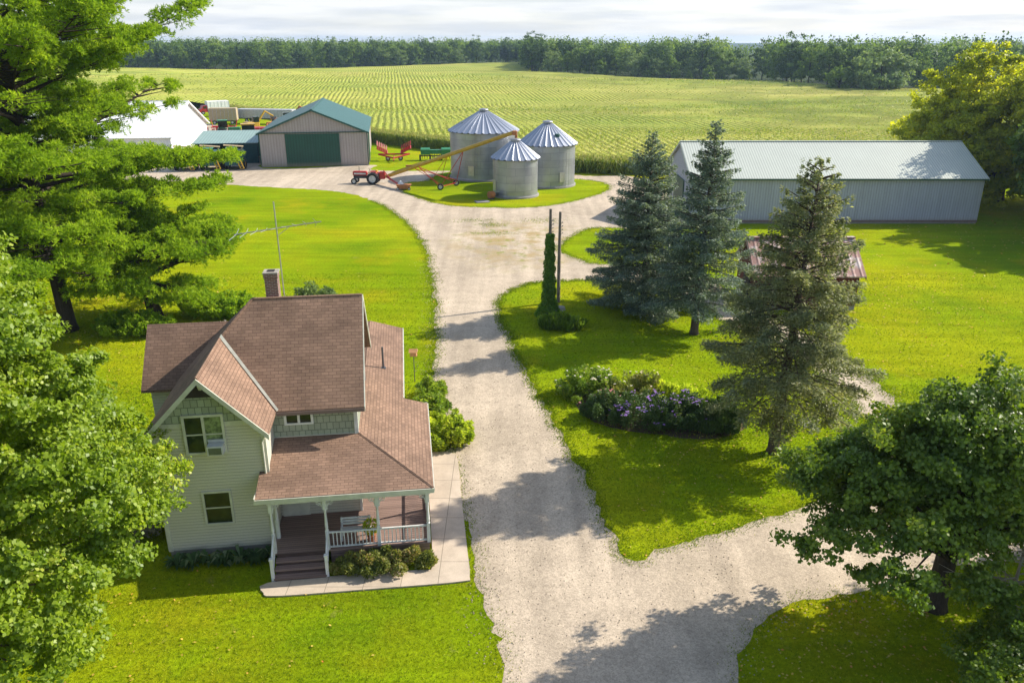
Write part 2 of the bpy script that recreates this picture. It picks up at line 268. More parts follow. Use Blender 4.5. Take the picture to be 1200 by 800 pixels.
# ------------------------------------------------------------------ helpers
class MB:
    """collects faces for ONE mesh; uv in metres from each face's own plane"""
    def __init__(s): s.v = []; s.f = []; s.mi = []; s.smooth = []; s.cur = 0; s.sm = False
    def add(s, vs, fs):
        b = len(s.v); s.v += [tuple(map(float, q)) for q in vs]
        for f in fs: s.f.append([i + b for i in f]); s.mi.append(s.cur); s.smooth.append(s.sm)
        return s
    def box(s, c, d, rz=0, bev=0, tilt=None):
        x, y, z = d[0] / 2, d[1] / 2, d[2] / 2
        M = Matrix.Translation(c) @ Matrix.Rotation(rz, 4, 'Z')
        if tilt is not None: M = M @ tilt
        if bev <= 0:
            vs = [(sx * x, sy * y, sz * z) for sz in (-1, 1) for sy in (-1, 1) for sx in (-1, 1)]
            fs = [(0, 2, 3, 1), (4, 5, 7, 6), (0, 1, 5, 4), (2, 6, 7, 3), (0, 4, 6, 2), (1, 3, 7, 5)]
            return s.add([M @ Vector(q) for q in vs], fs)
        b = min(bev, x * .9, y * .9, z * .9); P = []
        pr = [(x - b, -y), (x, -y + b), (x, y - b), (x - b, y), (-x + b, y), (-x, y - b), (-x, -y + b), (-x + b, -y)]
        pi_ = [(px * (1 - b / x), py * (1 - b / y)) for px, py in pr]
        rings = [(pi_, -z), (pr, -z + b), (pr, z - b), (pi_, z)]
        vs = [M @ Vector((px, py, zz)) for r, zz in rings for px, py in r]; fs = [tuple(reversed(range(8))), tuple(range(24, 32))]
        for k in range(3):
            for i in range(8): j = (i + 1) % 8; fs.append((k * 8 + i, k * 8 + j, k * 8 + 8 + j, k * 8 + 8 + i))
        return s.add(vs, fs)
    def b2(s, lo, hi, bev=0): return s.box([(a + b) / 2 for a, b in zip(lo, hi)], [abs(b - a) for a, b in zip(lo, hi)], 0, bev)
    def tube(s, pts, rad, n=6, cap=True):
        pts = [Vector(p) for p in pts]; m = len(pts); rad = rad if hasattr(rad, '__len__') else [rad] * m
        vs = []; fs = []; prev = None
        for i, p in enumerate(pts):
            t = (pts[min(i + 1, m - 1)] - pts[max(i - 1, 0)]).normalized()
            a = prev if prev is not None else (Vector((0, 0, 1)) if abs(t.z) < .9 else Vector((1, 0, 0)))
            u = (a - t * a.dot(t)).normalized(); v = t.cross(u); prev = u
            for k in range(n): an = 2 * pi * k / n; vs.append(p + (u * cos(an) + v * sin(an)) * rad[i])
        for i in range(m - 1):
            for k in range(n): j = (k + 1) % n; fs.append((i * n + k, i * n + j, (i + 1) * n + j, (i + 1) * n + k))
        if cap: fs.append(tuple(reversed(range(n)))); fs.append(tuple(range((m - 1) * n, m * n)))
        return s.add(vs, fs)
    def lathe(s, prof, n=24, c=(0, 0, 0), axis='Z', cap=True):
        vs = []; fs = []; m = len(prof)
        for r, z in prof:
            for k in range(n):
                a = 2 * pi * k / n; q = (r * cos(a), r * sin(a), z)
                if axis == 'X': q = (q[2], q[0], q[1])
                if axis == 'Y': q = (q[0], q[2], q[1])
                vs.append((q[0] + c[0], q[1] + c[1], q[2] + c[2]))
        for i in range(m - 1):
            for k in range(n): j = (k + 1) % n; fs.append((i * n + k, i * n + j, (i + 1) * n + j, (i + 1) * n + k))
        if cap: fs.append(tuple(reversed(range(n)))); fs.append(tuple(range((m - 1) * n, m * n)))
        return s.add(vs, fs)
    def slab(s, poly, th=.12, d=(0, 0, -1)):
        """planar polygon thickened along d"""
        n = len(poly); top = [Vector(p) for p in poly]; bot = [p + Vector(d) * th for p in top]
        nrm = sum((top[i].cross(top[(i + 1) % n]) for i in range(n)), Vector())
        flip = nrm.dot(Vector(d)) > 0
        tri = mgeo.tessellate_polygon([top]) if n > 4 else None
        f1 = [tuple(t) for t in tri] if tri else [tuple(range(n))]
        fs = []
        for t in f1:
            a, b, c = top[t[0]], top[t[1]], top[t[2]]
            if (b - a).cross(c - a).dot(Vector(d)) > 0: t = tuple(reversed(t))
            fs.append(t); fs.append(tuple(reversed([q + n for q in t])))
        for i in range(n):
            j = (i + 1) % n; fs.append((i, j, j + n, i + n) if flip else (j, i, i + n, j + n))
        return s.add(top + bot, fs)
    def prism(s, prof, axis, a, b):
        """2-D profile extruded from a to b along axis; prof coords are the other two axes in order"""
        def P(p, t): return (t, p[0], p[1]) if axis == 'x' else ((p[0], t, p[1]) if axis == 'y' else (p[0], p[1], t))
        d = [0, 0, 0]; d['xyz'.index(axis)] = 1
        return s.slab([P(p, a) for p in prof], b - a, d)
    def build(s, name, mat, parent=None, loc=None, rz=0):
        me = bpy.data.meshes.new(name); me.from_pydata(s.v, [], s.f)
        for m in (mat if isinstance(mat, (list, tuple)) else [mat]): me.materials.append(MATS[m])
        me.polygons.foreach_set('material_index', s.mi); me.polygons.foreach_set('use_smooth', s.smooth)
        uvl = me.uv_layers.new(name='UVMap'); uv = np.zeros(len(me.loops) * 2, dtype=np.float32)
        co = me.vertices
        for p in me.polygons:
            n = p.normal
            if abs(n.z) > .995: u, v = Vector((1, 0, 0)), Vector((0, 1, 0))
            else: u = Vector((0, 0, 1)).cross(n).normalized(); v = n.cross(u)
            for li in p.loop_indices:
                q = co[me.loops[li].vertex_index].co; uv[li * 2] = q.dot(u); uv[li * 2 + 1] = q.dot(v)
        uvl.data.foreach_set('uv', uv)
        o = bpy.data.objects.new(name, me); COL.objects.link(o)
        if parent: o.parent = parent
        if loc: o.location = loc
        if rz: o.rotation_euler[2] = rz
        return o
def tag(o, label, cat, group=None):
    o['label'] = label; o['category'] = cat
    if group: o['group'] = group
    return o
def struct(o, kind='structure'): o['kind'] = kind; return o
def thing(name, label, cat, loc=(0, 0, 0), rz=0, group=None):
    o = bpy.data.objects.new(name, None); COL.objects.link(o); o.location = loc; o.rotation_euler = (0, 0, rz); o.empty_display_size = .3
    return tag(o, label, cat, group)
def dup(root, loc, rz=0, label=None, scale=1., group=None):
    r = root.copy(); COL.objects.link(r); r.location = loc; r.rotation_euler = (0, 0, rz); r.scale = (scale,) * 3
    if label: r['label'] = label
    if group: r['group'] = group
    for ch in list(root.children):
        c = ch.copy(); COL.objects.link(c); c.parent = r
        for g in ch.children: d = g.copy(); COL.objects.link(d); d.parent = c
    return r
def npmesh(name, V, nv, mat, parent=None, rnd=None, loc=None, mats=None, mi=None):
    """V: (N*nv,3) verts, each nv consecutive verts is one face"""
    V = np.asarray(V, dtype=np.float32).reshape(-1, 3); N = len(V) // nv
    me = bpy.data.meshes.new(name); me.vertices.add(len(V)); me.vertices.foreach_set('co', V.ravel())
    me.loops.add(N * nv); me.loops.foreach_set('vertex_index', np.arange(N * nv, dtype=np.int32))
    me.polygons.add(N); me.polygons.foreach_set('loop_start', np.arange(0, N * nv, nv, dtype=np.int32))
    try: me.polygons.foreach_set('loop_total', np.full(N, nv, dtype=np.int32))
    except Exception: pass
    for m in (mats or [mat]): me.materials.append(MATS[m])
    if mi is not None: me.polygons.foreach_set('material_index', np.asarray(mi, dtype=np.int32))
    a = me.attributes.new('rnd', 'FLOAT', 'FACE'); a.data.foreach_set('value', (RNG.random(N) if rnd is None else rnd).astype(np.float32))
    me.update(calc_edges=True)
    o = bpy.data.objects.new(name, me); COL.objects.link(o)
    if parent: o.parent = parent
    if loc is not None: o.location = loc
    return o
def unit(a): return a / (np.linalg.norm(a, axis=-1, keepdims=True) + 1e-9)
def quads(c, axis, nrm, ln, wd, fold=0.):
    """rhombus leaves: centre c, long axis, normal, length, width -> (N*4,3)"""
    axis = unit(axis); side = unit(np.cross(nrm, axis)); n2 = unit(np.cross(axis, side))
    ln = np.asarray(ln).reshape(-1, 1); wd = np.asarray(wd).reshape(-1, 1)
    a = c - axis * ln * .5; b = c + side * wd * .5 + axis * ln * .05; d = c + axis * ln * .5 - n2 * ln * .12; e = c - side * wd * .5 + axis * ln * .05
    return np.stack([a, b, d, e], 1).reshape(-1, 3)
def rdir(n, zb=0.):
    v = RNG.normal(size=(n, 3)); v[:, 2] += zb; return unit(v)
def pip(P, poly):
    P = np.asarray(P); x, y = P[:, 0], P[:, 1]; ins = np.zeros(len(P), bool); n = len(poly)
    for i in range(n):
        x1, y1 = poly[i]; x2, y2 = poly[(i + 1) % n]
        c = ((y1 > y) != (y2 > y)); xi = (x2 - x1) * (y - y1) / ((y2 - y1) if y2 != y1 else 1e-9) + x1; ins ^= c & (x < xi)
    return ins
def catmull(pts, seg=.6, closed=True, jit=0., sharp=()):
    out = []; n = len(pts); rr = random.Random(3)
    for i in range(n if closed else n - 1):
        p0, p1, p2, p3 = [Vector((*pts[k % n], 0)) for k in (i - 1, i, i + 1, i + 2)]
        if i in sharp or (i + 1) % n in sharp: p0 = p1 - (p2 - p1); p3 = p2 + (p2 - p1)
        m = max(1, int((p2 - p1).length / seg))
        for k in range(m):
            t = k / m; q = .5 * ((2 * p1) + (p2 - p0) * t + (2 * p0 - 5 * p1 + 4 * p2 - p3) * t * t + (3 * p1 - p0 - 3 * p2 + p3) * t ** 3)
            w1 = 1.6 * mnoise.noise(Vector((q.x * .45, q.y * .45, 1.))) + 1.3 * mnoise.noise(Vector((q.x * 1.3, q.y * 1.3, 5.))) + .8 * mnoise.noise(Vector((q.x * 3.1, q.y * 3.1, 9.)))
            out.append((q.x + rr.uniform(-jit, jit) + w1 * jit * 1.3, q.y + rr.uniform(-jit, jit) + w1 * jit * .9))
    return out
def sheet(name, poly, z, mat, th=0):
    vs = [Vector((x, y, z)) for x, y in poly]; tri = mgeo.tessellate_polygon([vs]); mb = MB()
    fs = []
    for t in tri:
        a, b, c = [vs[i] for i in t]; fs.append(tuple(t) if (b - a).cross(c - a).z > 0 else tuple(reversed(t)))
    mb.add(vs, fs)
    if th:
        n = len(vs); mb.add(vs + [Vector((v.x, v.y, z - th)) for v in vs], [(i, i + n, (i + 1) % n + n, (i + 1) % n) for i in range(n)])
    return mb.build(name, mat)
# ------------------------------------------------------------------ terrain and ground
def sstep(a, b, x): t = np.clip((x - a) / (b - a), 0, 1); return t * t * (3 - 2 * t)
def terr(x, y):
    x = np.asarray(x, float); y = np.asarray(y, float)
    f = sstep(175, 300, y)
    h = 1.1 * np.sin(y / 47. + x / 120.) + .9 * np.sin(x / 70. - y / 90. + 1.) + .5 * np.sin(y / 23. - x / 55.)
    return f * h
xs = np.concatenate([np.linspace(-2600, -450, 14), np.linspace(-430, 430, 100), np.linspace(450, 2600, 14)])
ys = np.concatenate([np.linspace(-250, 160, 12), np.linspace(172, 900, 90), np.linspace(930, 4200, 12)])
GX, GY = np.meshgrid(xs, ys); GZ = terr(GX, GY); nx, ny = len(xs), len(ys)
mb = MB(); mb.sm = True
mb.add(np.stack([GX, GY, GZ], -1).reshape(-1, 3), [(j * nx + i, j * nx + i + 1, (j + 1) * nx + i + 1, (j + 1) * nx + i) for j in range(ny - 1) for i in range(nx - 1)])
_yf = lambda x: np.interp(x, [-900, -304, -186, -79, 12, 18, 69, 128, 133, 164, 260, 700], [560, 608, 608, 645, 700, 492, 452, 448, 336, 330, 300, 250])
gr_ = mb.build('ground', ['grass', 'forest_floor']); gr_.data.polygons.foreach_set('material_index', [1 if p.center.y > _yf(p.center.x) + 2 else 0 for p in gr_.data.polygons]); struct(gr_)
GRAVEL = catmull([(-.1, 14), (-.25, 20.7), (-.78, 23.6), (-1.45, 26.1), (-2.0, 29.6), (-3.0, 35.6), (-4.2, 41.5), (-5.0, 46.5), (-5.4, 52.6), (-6.4, 62.5), (-8.3, 76.3), (-11, 87.5), (-15.5, 99.4), (-21, 108.5), (-26.7, 112.8), (-37.6, 116), (-54.6, 121), (-90, 127), (-130, 132),
    (-130, 215), (-100, 225), (-70, 200), (-45, 165), (-41.7, 134), (-24, 136.8), (-22.5, 131), (-9, 130.4), (-2, 133), (11, 125.6), (19, 124), (22, 106), (20.6, 91), (15, 88.2), (9.2, 88.6), (5.8, 83), (4.9, 78.5), (7.2, 74), (12, 72.3), (17.5, 68.5), (18.2, 62), (21, 55), (22.6, 48), (22.8, 41), (24, 36.5), (28, 34), (45, 36.5),
    (46, 29.5), (21.6, 27.6), (15.3, 25.6), (11.8, 25), (9.75, 24.2), (8.7, 22.9), (7.4, 20.7), (6.6, 14)], .45, True, .13)
struct(sheet('gravel_driveway', GRAVEL, .006, 'gravel'))
ISL = catmull([(4.76, 27.6), (6.5, 28.3), (9.7, 29.7), (12.5, 31), (15.6, 32.7), (18.2, 34.8), (19.6, 38), (19.9, 42), (19.7, 46), (18.8, 51), (16.4, 55.5), (15.2, 60), (13.2, 65), (8, 67.7), (3.0, 67.4), (.7, 66), (-.8, 62.5), (-.75, 57), (0, 52.6), (1, 46.5), (1.97, 41.5), (3.1, 36.5), (3.8, 33)], .4, True, .13)
struct(sheet('lawn_island', ISL, .012, 'grass'))
BINI = catmull([(-15.6, 118.5), (-15.4, 112), (-12.5, 106.5), (-8.8, 102.2), (-4, 100.6), (2, 100.5), (6.7, 103.2), (11.7, 109.4), (13.9, 115), (12.6, 120.5), (5, 124), (-2, 130), (-7, 130.8), (-11.5, 127), (-12.6, 121)], .6, True, .15)
struct(sheet('lawn_around_bins', BINI, .012, 'grass'))
WEED = [catmull([(x + r * cos(a) * (1 + .45 * sin(3 * a + k)), y + r * 1.1 * sin(a) * (1 + .3 * cos(2 * a + k))) for a in np.linspace(0, 2 * pi, 9)[:-1]], .2, True, .12) for k, (x, y, r) in enumerate([(-4.6, 92.5, 1.1), (-1.9, 86, .8), (3.4, 92.6, .9), (-2.2, 90.3, .6)])]
# house frame
TH = radians(7.5); HA = Vector((-9.8, 28.14, 0)); cu, su = cos(TH), sin(TH)
def HW(s, t): return (HA.x + s * cu - t * su, HA.y + s * su + t * cu)
wp = [HW(*q) for q in catmull([(-.1, -2.3), (-.15, -2.9), (.4, -3.15), (4, -3.2), (7.4, -3.2), (7.8, -2.9), (7.85, -1), (7.9, 3), (7.95, 6.6), (7.6, 7.3), (7.0, 7.45), (6.45, 7.3), (6.4, 6), (6.4, 0), (6.35, -2.1), (5.9, -2.25), (3, -2.2)], .2, True, 0)]
WALK = wp
cw = sheet('concrete_walk', wp, .07, 'concrete', .09); struct(cw)

# ------------------------------------------------------------------ farmhouse
house = thing('farmhouse', 'two-storey farmhouse with tan siding, brown shingle roofs and a white front porch', 'house', HA, TH)
K = 1.03
def part(name, mb, mat, parent=house, label=None):
    o = mb.build(name, mat, parent)
    if label: o['label'] = label
    return o
# walls
m = MB(); m.prism([(-4.3, .3), (0, .3), (0, 5.74), (-2.15, 7.95), (-4.3, 5.74)], 'y', 0, 1.94)
m.b2((-4.3, 1.95, .3), (-.001, 8.6, 5.7)); part('wall', m, 'siding')
m = MB(); m.b2((0, 1.5, .3), (3.44, 8.59, 4.12)); part('wall', m, 'siding')
m = MB(); m.b2((3.445, 9.2, .3), (5.15, 16.2, 3.66)); m.b2((3.445, 6.9, .3), (5.15, 9.19, 3.66)); m.b2((.9, 8.62, .3), (3.44, 16.2, 3.5)); part('wall', m, 'siding')
m = MB(); m.b2((.004, 1.95, 3.4), (3.5, 8.6, 5.8)); m.prism([(1.951, 5.8), (8.599, 5.8), (5.25, 9.27)], 'x', -.8, 3.499); part('wall', m, 'wall_shakes', label='shake-clad upper storey wall')
m = MB(); m.b2((-6.0, 5.95, .3), (-4.31, 9.8, 5.3)); m.prism([(5.96, 5.3), (9.79, 5.3), (7.9, 7.25)], 'x', -5.99, -4.2); part('wall', m, 'siding')
m = MB(); m.b2((-4.28, .02, -.1), (-.02, 8.5, .3)); m.b2((-5.97, 5.97, -.1), (-4.3, 9.75, .3)); m.b2((.92, 8.4, -.1), (5.12, 16.15, .3)); m.b2((-.01, 1.52, -.1), (3.42, 8.4, .3)); part('foundation', m, 'foundation')
# front gable shakes, attic panel, trim band, corner boards
m = MB(); m.prism([(-4.0, 6.07), (-.3, 6.07), (-2.15, 7.95)], 'y', -.03, -.002); part('gable_cladding', m, 'wall_shakes')
m = MB(); m.prism([(-2.92, 7.14), (-1.38, 7.14), (-2.15, 7.93)], 'y', -.06, -.031); vent = part('attic_vent', m, 'dark_attic')
m = MB(); m.prism([(-2.2, 7.45), (-2.1, 7.45), (-2.05, 7.6), (-2.15, 7.72), (-2.25, 7.6)], 'y', -.085, -.061); part('vent_ornament', m, 'trim_cream', vent)
m = MB(); m.prism([(-4.17, 5.9), (-.13, 5.9), (-.3, 6.07), (-4.0, 6.07)], 'y', -.045, -.004); part('trim_band', m, 'trim_cream')
for (s0, t0, z0, z1, mt) in ((-.06, -.035, .3, 5.66, 'trim_cream'), (-4.26, -.035, .3, 5.66, 'trim_cream'), (3.42, 1.90, 4.12, 5.66, 'white_paint')):
    m = MB(); m.b2((s0 - .06, t0 - .02, z0), (s0 + .1, t0 + .033, z1)); m.b2((s0 + (.061 if s0 > -1 else -.061) + (.02 if s0 > -1 else -.02) - .02, t0 + .034, z0), (s0 + (.061 if s0 > -1 else -.061) + .03, t0 + .18, z1)); part('corner_board', m, mt)
m = MB(); m.b2((.01, 1.90, 4.13), (3.4, 1.948, 4.26)); part('flashing_trim', m, 'trim_cream')
# roofs
rf = []
m = MB(); m.slab([(-4.6, -.45, 5.577), (-2.15, -.45, 8.1), (-2.15, 3.93, 8.1), (-.88, 5.2, 9.41), (-4.6, 8.92, 5.577)], .12); rf.append(part('roof', m, 'shingles', label='west-facing roof slope in shade'))
m = MB(); m.slab([(-2.15, -.45, 8.1), (.25, -.45, 5.63), (.25, 1.53, 5.63), (-2.15, 3.93, 8.1)], .12); rf.append(part('roof', m, 'shingles', label='sunlit slope over the front gable'))
m = MB(); m.slab([(.25, 1.53, 5.63), (3.85, 1.53, 5.63), (3.85, 5.2, 9.41), (-.88, 5.2, 9.41), (-2.15, 3.93, 8.1)], .12); part_main = part('roof', m, 'shingles', label='main roof slope facing the front'); rf.append(part_main)
m = MB(); m.slab([(-.88, 5.2, 9.41), (3.85, 5.2, 9.41), (3.85, 8.92, 5.577), (-4.6, 8.92, 5.577)], .12); part('roof', m, 'shingles')
m = MB(); m.slab([(-6.3, 5.6, 5.13), (-4.95, 5.6, 5.13), (-2.6, 7.9, 7.5), (-6.3, 7.9, 7.5)], .12); m.slab([(-6.3, 7.9, 7.5), (-2.6, 7.9, 7.5), (-4.95, 10.2, 5.13), (-6.3, 10.2, 5.13)], .12); part('roof', m, 'shingles', label='roof of the rear west wing')
m = MB(); m.slab([(-.35, -1.5, 3.35), (6.55, -1.5, 3.35), (3.5, 1.95, 4.25), (.004, 1.95, 4.25), (.004, -.004, 3.74), (-.35, -.004, 3.74)], .1); proof = part('porch_roof', m, 'shingles')
m = MB(); m.slab([(6.55, -1.5, 3.35), (6.55, 6.4, 3.35), (5.4, 6.4, 3.69), (5.4, 16.5, 3.69), (3.502, 16.5, 4.25), (3.502, 1.95, 4.25)], .1); eroof = part('porch_roof', m, 'shingles', label='long low roof down the east side')
m = MB(); m.slab([(3.5, 8.95, 4.25), (3.5, 16.5, 4.25), (.6, 16.5, 3.4), (.6, 8.95, 3.4)], .1); part('roof', m, 'shingles')
# ridge and hip caps
def capline(a, b, parent, r=.075):
    m = MB(); m.tube([a, b], r, 6); m.build('ridge_cap', 'shingles', parent)
capline((-2.15, -.44, 8.06), (-2.15, 3.93, 8.06), rf[0]); capline((-2.15, 3.93, 8.06), (-.88, 5.2, 9.37), rf[0]); capline((-.88, 5.2, 9.37), (3.84, 5.2, 9.37), part_main); capline((6.53, -1.48, 3.32), (3.5, 1.94, 4.21), proof)
# valley flashing (pale metal line)
m = MB(); m.slab([(.30, 1.50, 5.66), (.36, 1.56, 5.72), (-2.09, 4.0, 8.24), (-2.15, 3.9, 8.14)], .02); part('valley_flashing', m, 'trim_cream')
# fascias / rake boards
def rake(a, b, w=.2, th=.05, dy=-1, mat='trim_cream', ax=(0, -1, 0)):
    a, b = Vector(a), Vector(b); dn = Vector((0, 0, -w)); m = MB(); m.slab([a, b, b + dn, a + dn], th, ax); return part('rake_board', m, mat)
rake((-4.62, -.453, 5.54), (-2.15, -.453, 8.085), .24); rake((-2.15, -.453, 8.085), (.27, -.453, 5.60), .24)
m = MB(); m.slab([(-4.55, -.44, 5.44), (-2.15, -.44, 7.93), (-2.15, -.02, 7.93), (-4.55, -.02, 5.44)], .03); m.slab([(-2.15, -.44, 7.93), (.2, -.44, 5.5), (.2, -.02, 5.5), (-2.15, -.02, 7.93)], .03); part('soffit', m, 'trim_cream')
rake((3.853, 1.53, 5.63), (3.853, 5.2, 9.40), .2, .04, ax=(1, 0, 0)); rake((3.853, 5.2, 9.40), (3.853, 8.92, 5.577), .2, .04, ax=(1, 0, 0))
m = MB(); m.b2((.27, 1.49, 5.43), (3.85, 1.528, 5.58)); part('fascia', m, 'brown_shade')
m = MB(); m.b2((-.37, -1.545, 3.14), (6.57, -1.503, 3.33)); m.b2((-.395, -1.54, 3.14), (-.353, -.01, 3.4)); part('fascia', m, 'trim_cream', label='pale fascia along the porch eave')
m = MB(); m.b2((6.553, -1.5, 3.18), (6.59, 6.42, 3.34)); m.b2((5.42, 6.403, 3.3), (6.55, 6.44, 3.38)); m.b2((5.403, 6.45, 3.5), (5.45, 16.5, 3.7)); part('gutter', m, 'trim_cream')
# windows
def window(s0, s1, z0, z1, t, parts, bars=1, fr=.09, mat='trim_cream', glass=('window_glass',), sash=True, rot=None):
    m = MB(); m.b2((s0, t - .06, z1 - fr), (s1, t - .002, z1)); m.b2((s0, t - .075, z0), (s1, t - .002, z0 + fr * .8)); m.b2((s0, t - .06, z0 + fr * .8), (s0 + fr, t - .002, z1 - fr)); m.b2((s1 - fr, t - .06, z0 + fr * .8), (s1, t - .002, z1 - fr))
    wdt = (s1 - s0 - fr) / parts
    for k in range(1, parts): m.b2((s0 + fr / 2 + k * wdt - fr * .5, t - .06, z0 + fr * .8), (s0 + fr / 2 + k * wdt + fr * .5, t - .002, z1 - fr))
    f = part('window', m, mat); m = MB()
    for k in range(parts):
        a = s0 + fr / 2 + k * wdt + fr * .5 + .001; b = s0 + fr / 2 + (k + 1) * wdt - fr * .5 - .001
        m = MB(); m.b2((a, t - .025, z0 + fr * .8), (b, t - .004, z1 - fr)); m.build('pane', glass[k % len(glass)], f)
        if bars:
            m = MB(); m.b2((a, t - .045, (z0 + z1) / 2 - .025), (b, t - .026, (z0 + z1) / 2 + .025)); m.build('sash', mat, f)
    return f
window(-3.02, -1.45, 4.72, 6.42, -.046, 2, 1, .1, 'trim_cream', ('window_glass', 'window_curtain'))
window(-2.72, -1.56, 1.45, 3.0, -.001, 1)
window(.48, 1.68, 4.8, 5.5, 1.948, 2, 0, .1, 'white_paint')
m = MB(); m.b2((-2.12, -.5, 4.84), (-1.52, -.05, 5.22)); ac = part('air_conditioner', m, 'ac_white'); m = MB(); m.b2((-2.06, -.515, 4.88), (-1.58, -.501, 5.16)); m.build('grille', 'ac_grille', ac)
m = MB(); m.b2((-2.14, -.12, 5.23), (-1.5, -.05, 5.34)); part('window_panel', m, 'ac_white')
# east gable window, west windows
def windowx(t0, t1, z0, z1, s, sg):
    m = MB(); f = .09
    for a, b, c, d in ((t0, t1, z1 - f, z1), (t0, t1, z0, z0 + f), (t0, t0 + f, z0 + f, z1 - f), (t1 - f, t1, z0 + f, z1 - f)): m.b2((s, a, c), (s + sg * .05, b, d))
    w_ = part('window', m, 'trim_cream'); m = MB(); m.b2((s, t0 + f, z0 + f), (s + sg * .02, t1 - f, z1 - f)); m.build('pane', 'window_glass', w_)
windowx(4.7, 5.7, 6, 7.3, 3.502, 1); windowx(7.4, 8.4, 3, 4.5, -6.002, -1); windowx(3, 4, 1.4, 2.9, -4.302, -1); windowx(2.6, 3.6, 4, 5.3, -4.302, -1); windowx(11, 12.2, 1.4, 2.8, 5.152, 1)
# chimney
m = MB(); m.b2((-.32, 5.45, 8.2), (.23, 6.0, 10.35)); m.b2((-.35, 5.42, 10.2), (.26, 6.03, 10.351 + .05)); ch = part('chimney', m, 'chimney_brick'); m = MB(); m.b2((-.37, 5.4, 10.402), (.28, 6.05, 10.47)); m.build('chimney_cap', 'stone', ch); m = MB(); m.b2((-.2, 5.57, 10.471), (.11, 5.88, 10.5)); m.build('flue', 'dark_attic', ch)
m = MB(); m.tube([(4.4, 9.65, 3.9), (4.4, 9.65, 5.15)], .05, 8); m.tube([(4.4, 9.65, 3.85), (4.4, 9.65, 4.02)], .14, 8); part('vent_pipe', m, 'dark_hub')
# porch
PZ = .66
m = MB(); m.b2((.02, -1.28, PZ - .06), (6.35, 1.49, PZ)); m.b2((3.46, 1.5, PZ - .06), (6.35, 6.85, PZ)); part('porch_floor', m, 'deck_boards')
m = MB(); m.b2((2.3, -1.22, 0), (6.3, -1.15, PZ - .061)); part('porch_skirt', m, 'deck_boards'); m = MB(); m.b2((6.22, -1.14, 0), (6.3, 6.8, PZ - .061)); part('porch_skirt', m, 'deck_boards')
m = MB()
for k in range(3):
    z = PZ - .165 * (k + 1); t0 = -1.29 - .32 * k; m.b2((.16, t0 - .34, z - .05), (2.2, t0, z)); m.cur = 1; m.b2((.2, t0 - .315, z - .165 if k < 2 else 0), (2.16, t0 - .285, z - .051)); m.cur = 0; 
m.cur = 1; m.b2((.2, -1.33, PZ - .165), (2.16, -1.29, PZ - .01)); part('steps', m, ['deck_boards', 'step_riser'])
def post(s, t, z0, z1, parent=house):
    m = MB(); r = .055
    m.b2((s - .07, t - .07, z0), (s + .07, t + .07, z0 + .9)); m.lathe([(.07, z0 + .9), (.05, z0 + .95), (.068, z0 + 1.05), (.05, z0 + 1.5), (.045, z1 - .75), (.065, z1 - .62), (.05, z1 - .58)], 12, (s, t, 0)); m.b2((s - .07, t - .07, z1 - .58), (s + .07, t + .07, z1)); return part('porch_post', m, 'white_paint', parent)
PS = [.12, 2.22, 4.27, 6.28]; TF = -1.2
posts = [post(s, TF, PZ, 3.13) for s in PS] + [post(6.28, t, PZ, 3.13) for t in (1.2, 3.8, 6.3)] + [post(.12, -.15, PZ, 3.2)]
def bracket(p, s, d, t, z=2.93):
    m = MB(); R = .42
    pts = [(s + d * (.07 + R - R * cos(a)), t, z - R * sin(pi / 2 - a) if False else z - R + R * sin(a)) for a in np.linspace(0, pi / 2, 9)]
    m.tube(pts, .022, 5); m.tube([(s + d * .07, t, z - .02), (s + d * .49, t, z - .02)], .02, 5); m.tube([(s + d * .09, t, z - .42), (s + d * .09, t, z)], .02, 5)
    pts = [(s + d * (.14 + .09 * (1 - cos(a))), t, z - .1 - .09 * sin(a)) for a in np.linspace(0, 2 * pi, 9)]; m.tube(pts, .016, 5)
    m.build('bracket', 'white_paint', p)
for i, s in enumerate(PS):
    if i > 0: bracket(posts[i], s, -1, TF)
    if i < 3: bracket(posts[i], s, 1, TF)
m = MB(); m.b2((.0, TF - .03, 3.05), (6.4, TF + .03, 3.13)); m.b2((.0, TF - .025, 2.9), (6.4, TF + .025, 2.945))
for k in range(53): s = .12 + k * .118; m.b2((s - .022, TF - .02, 2.946), (s + .022, TF + .02, 3.049))
part('spindle_frieze', m, 'white_paint')
m = MB(); m.b2((6.25, TF, 3.05), (6.31, 6.35, 3.13)); m.b2((6.255, TF, 2.9), (6.305, 6.35, 2.945)); part('porch_beam', m, 'white_paint')
def railing(s0, s1, t0, t1):
    m = MB(); ln = sqrt((s1 - s0) ** 2 + (t1 - t0) ** 2); n = int(ln / .145)
    d = ((s1 - s0) / ln, (t1 - t0) / ln); ex = (abs(d[0]) * ln / 2 + .035 * abs(d[1]), abs(d[1]) * ln / 2 + .035 * abs(d[0])); c = ((s0 + s1) / 2, (t0 + t1) / 2)
    for z, h in ((PZ + .78, .06), (PZ + .1, .05)): m.box((c[0], c[1], z), (ex[0] * 2, ex[1] * 2, h))
    for k in range(1, n): q = k / n; m.box((s0 + (s1 - s0) * q, t0 + (t1 - t0) * q, PZ + .435), (.035, .035, .62))
    part('railing', m, 'white_paint')
railing(2.3, 4.2, TF, TF); railing(4.34, 6.2, TF, TF); railing(6.28, 6.28, 1.28, 3.72); railing(6.28, 6.28, TF + .08, 1.12); railing(6.28, 6.28, 3.88, 6.22)
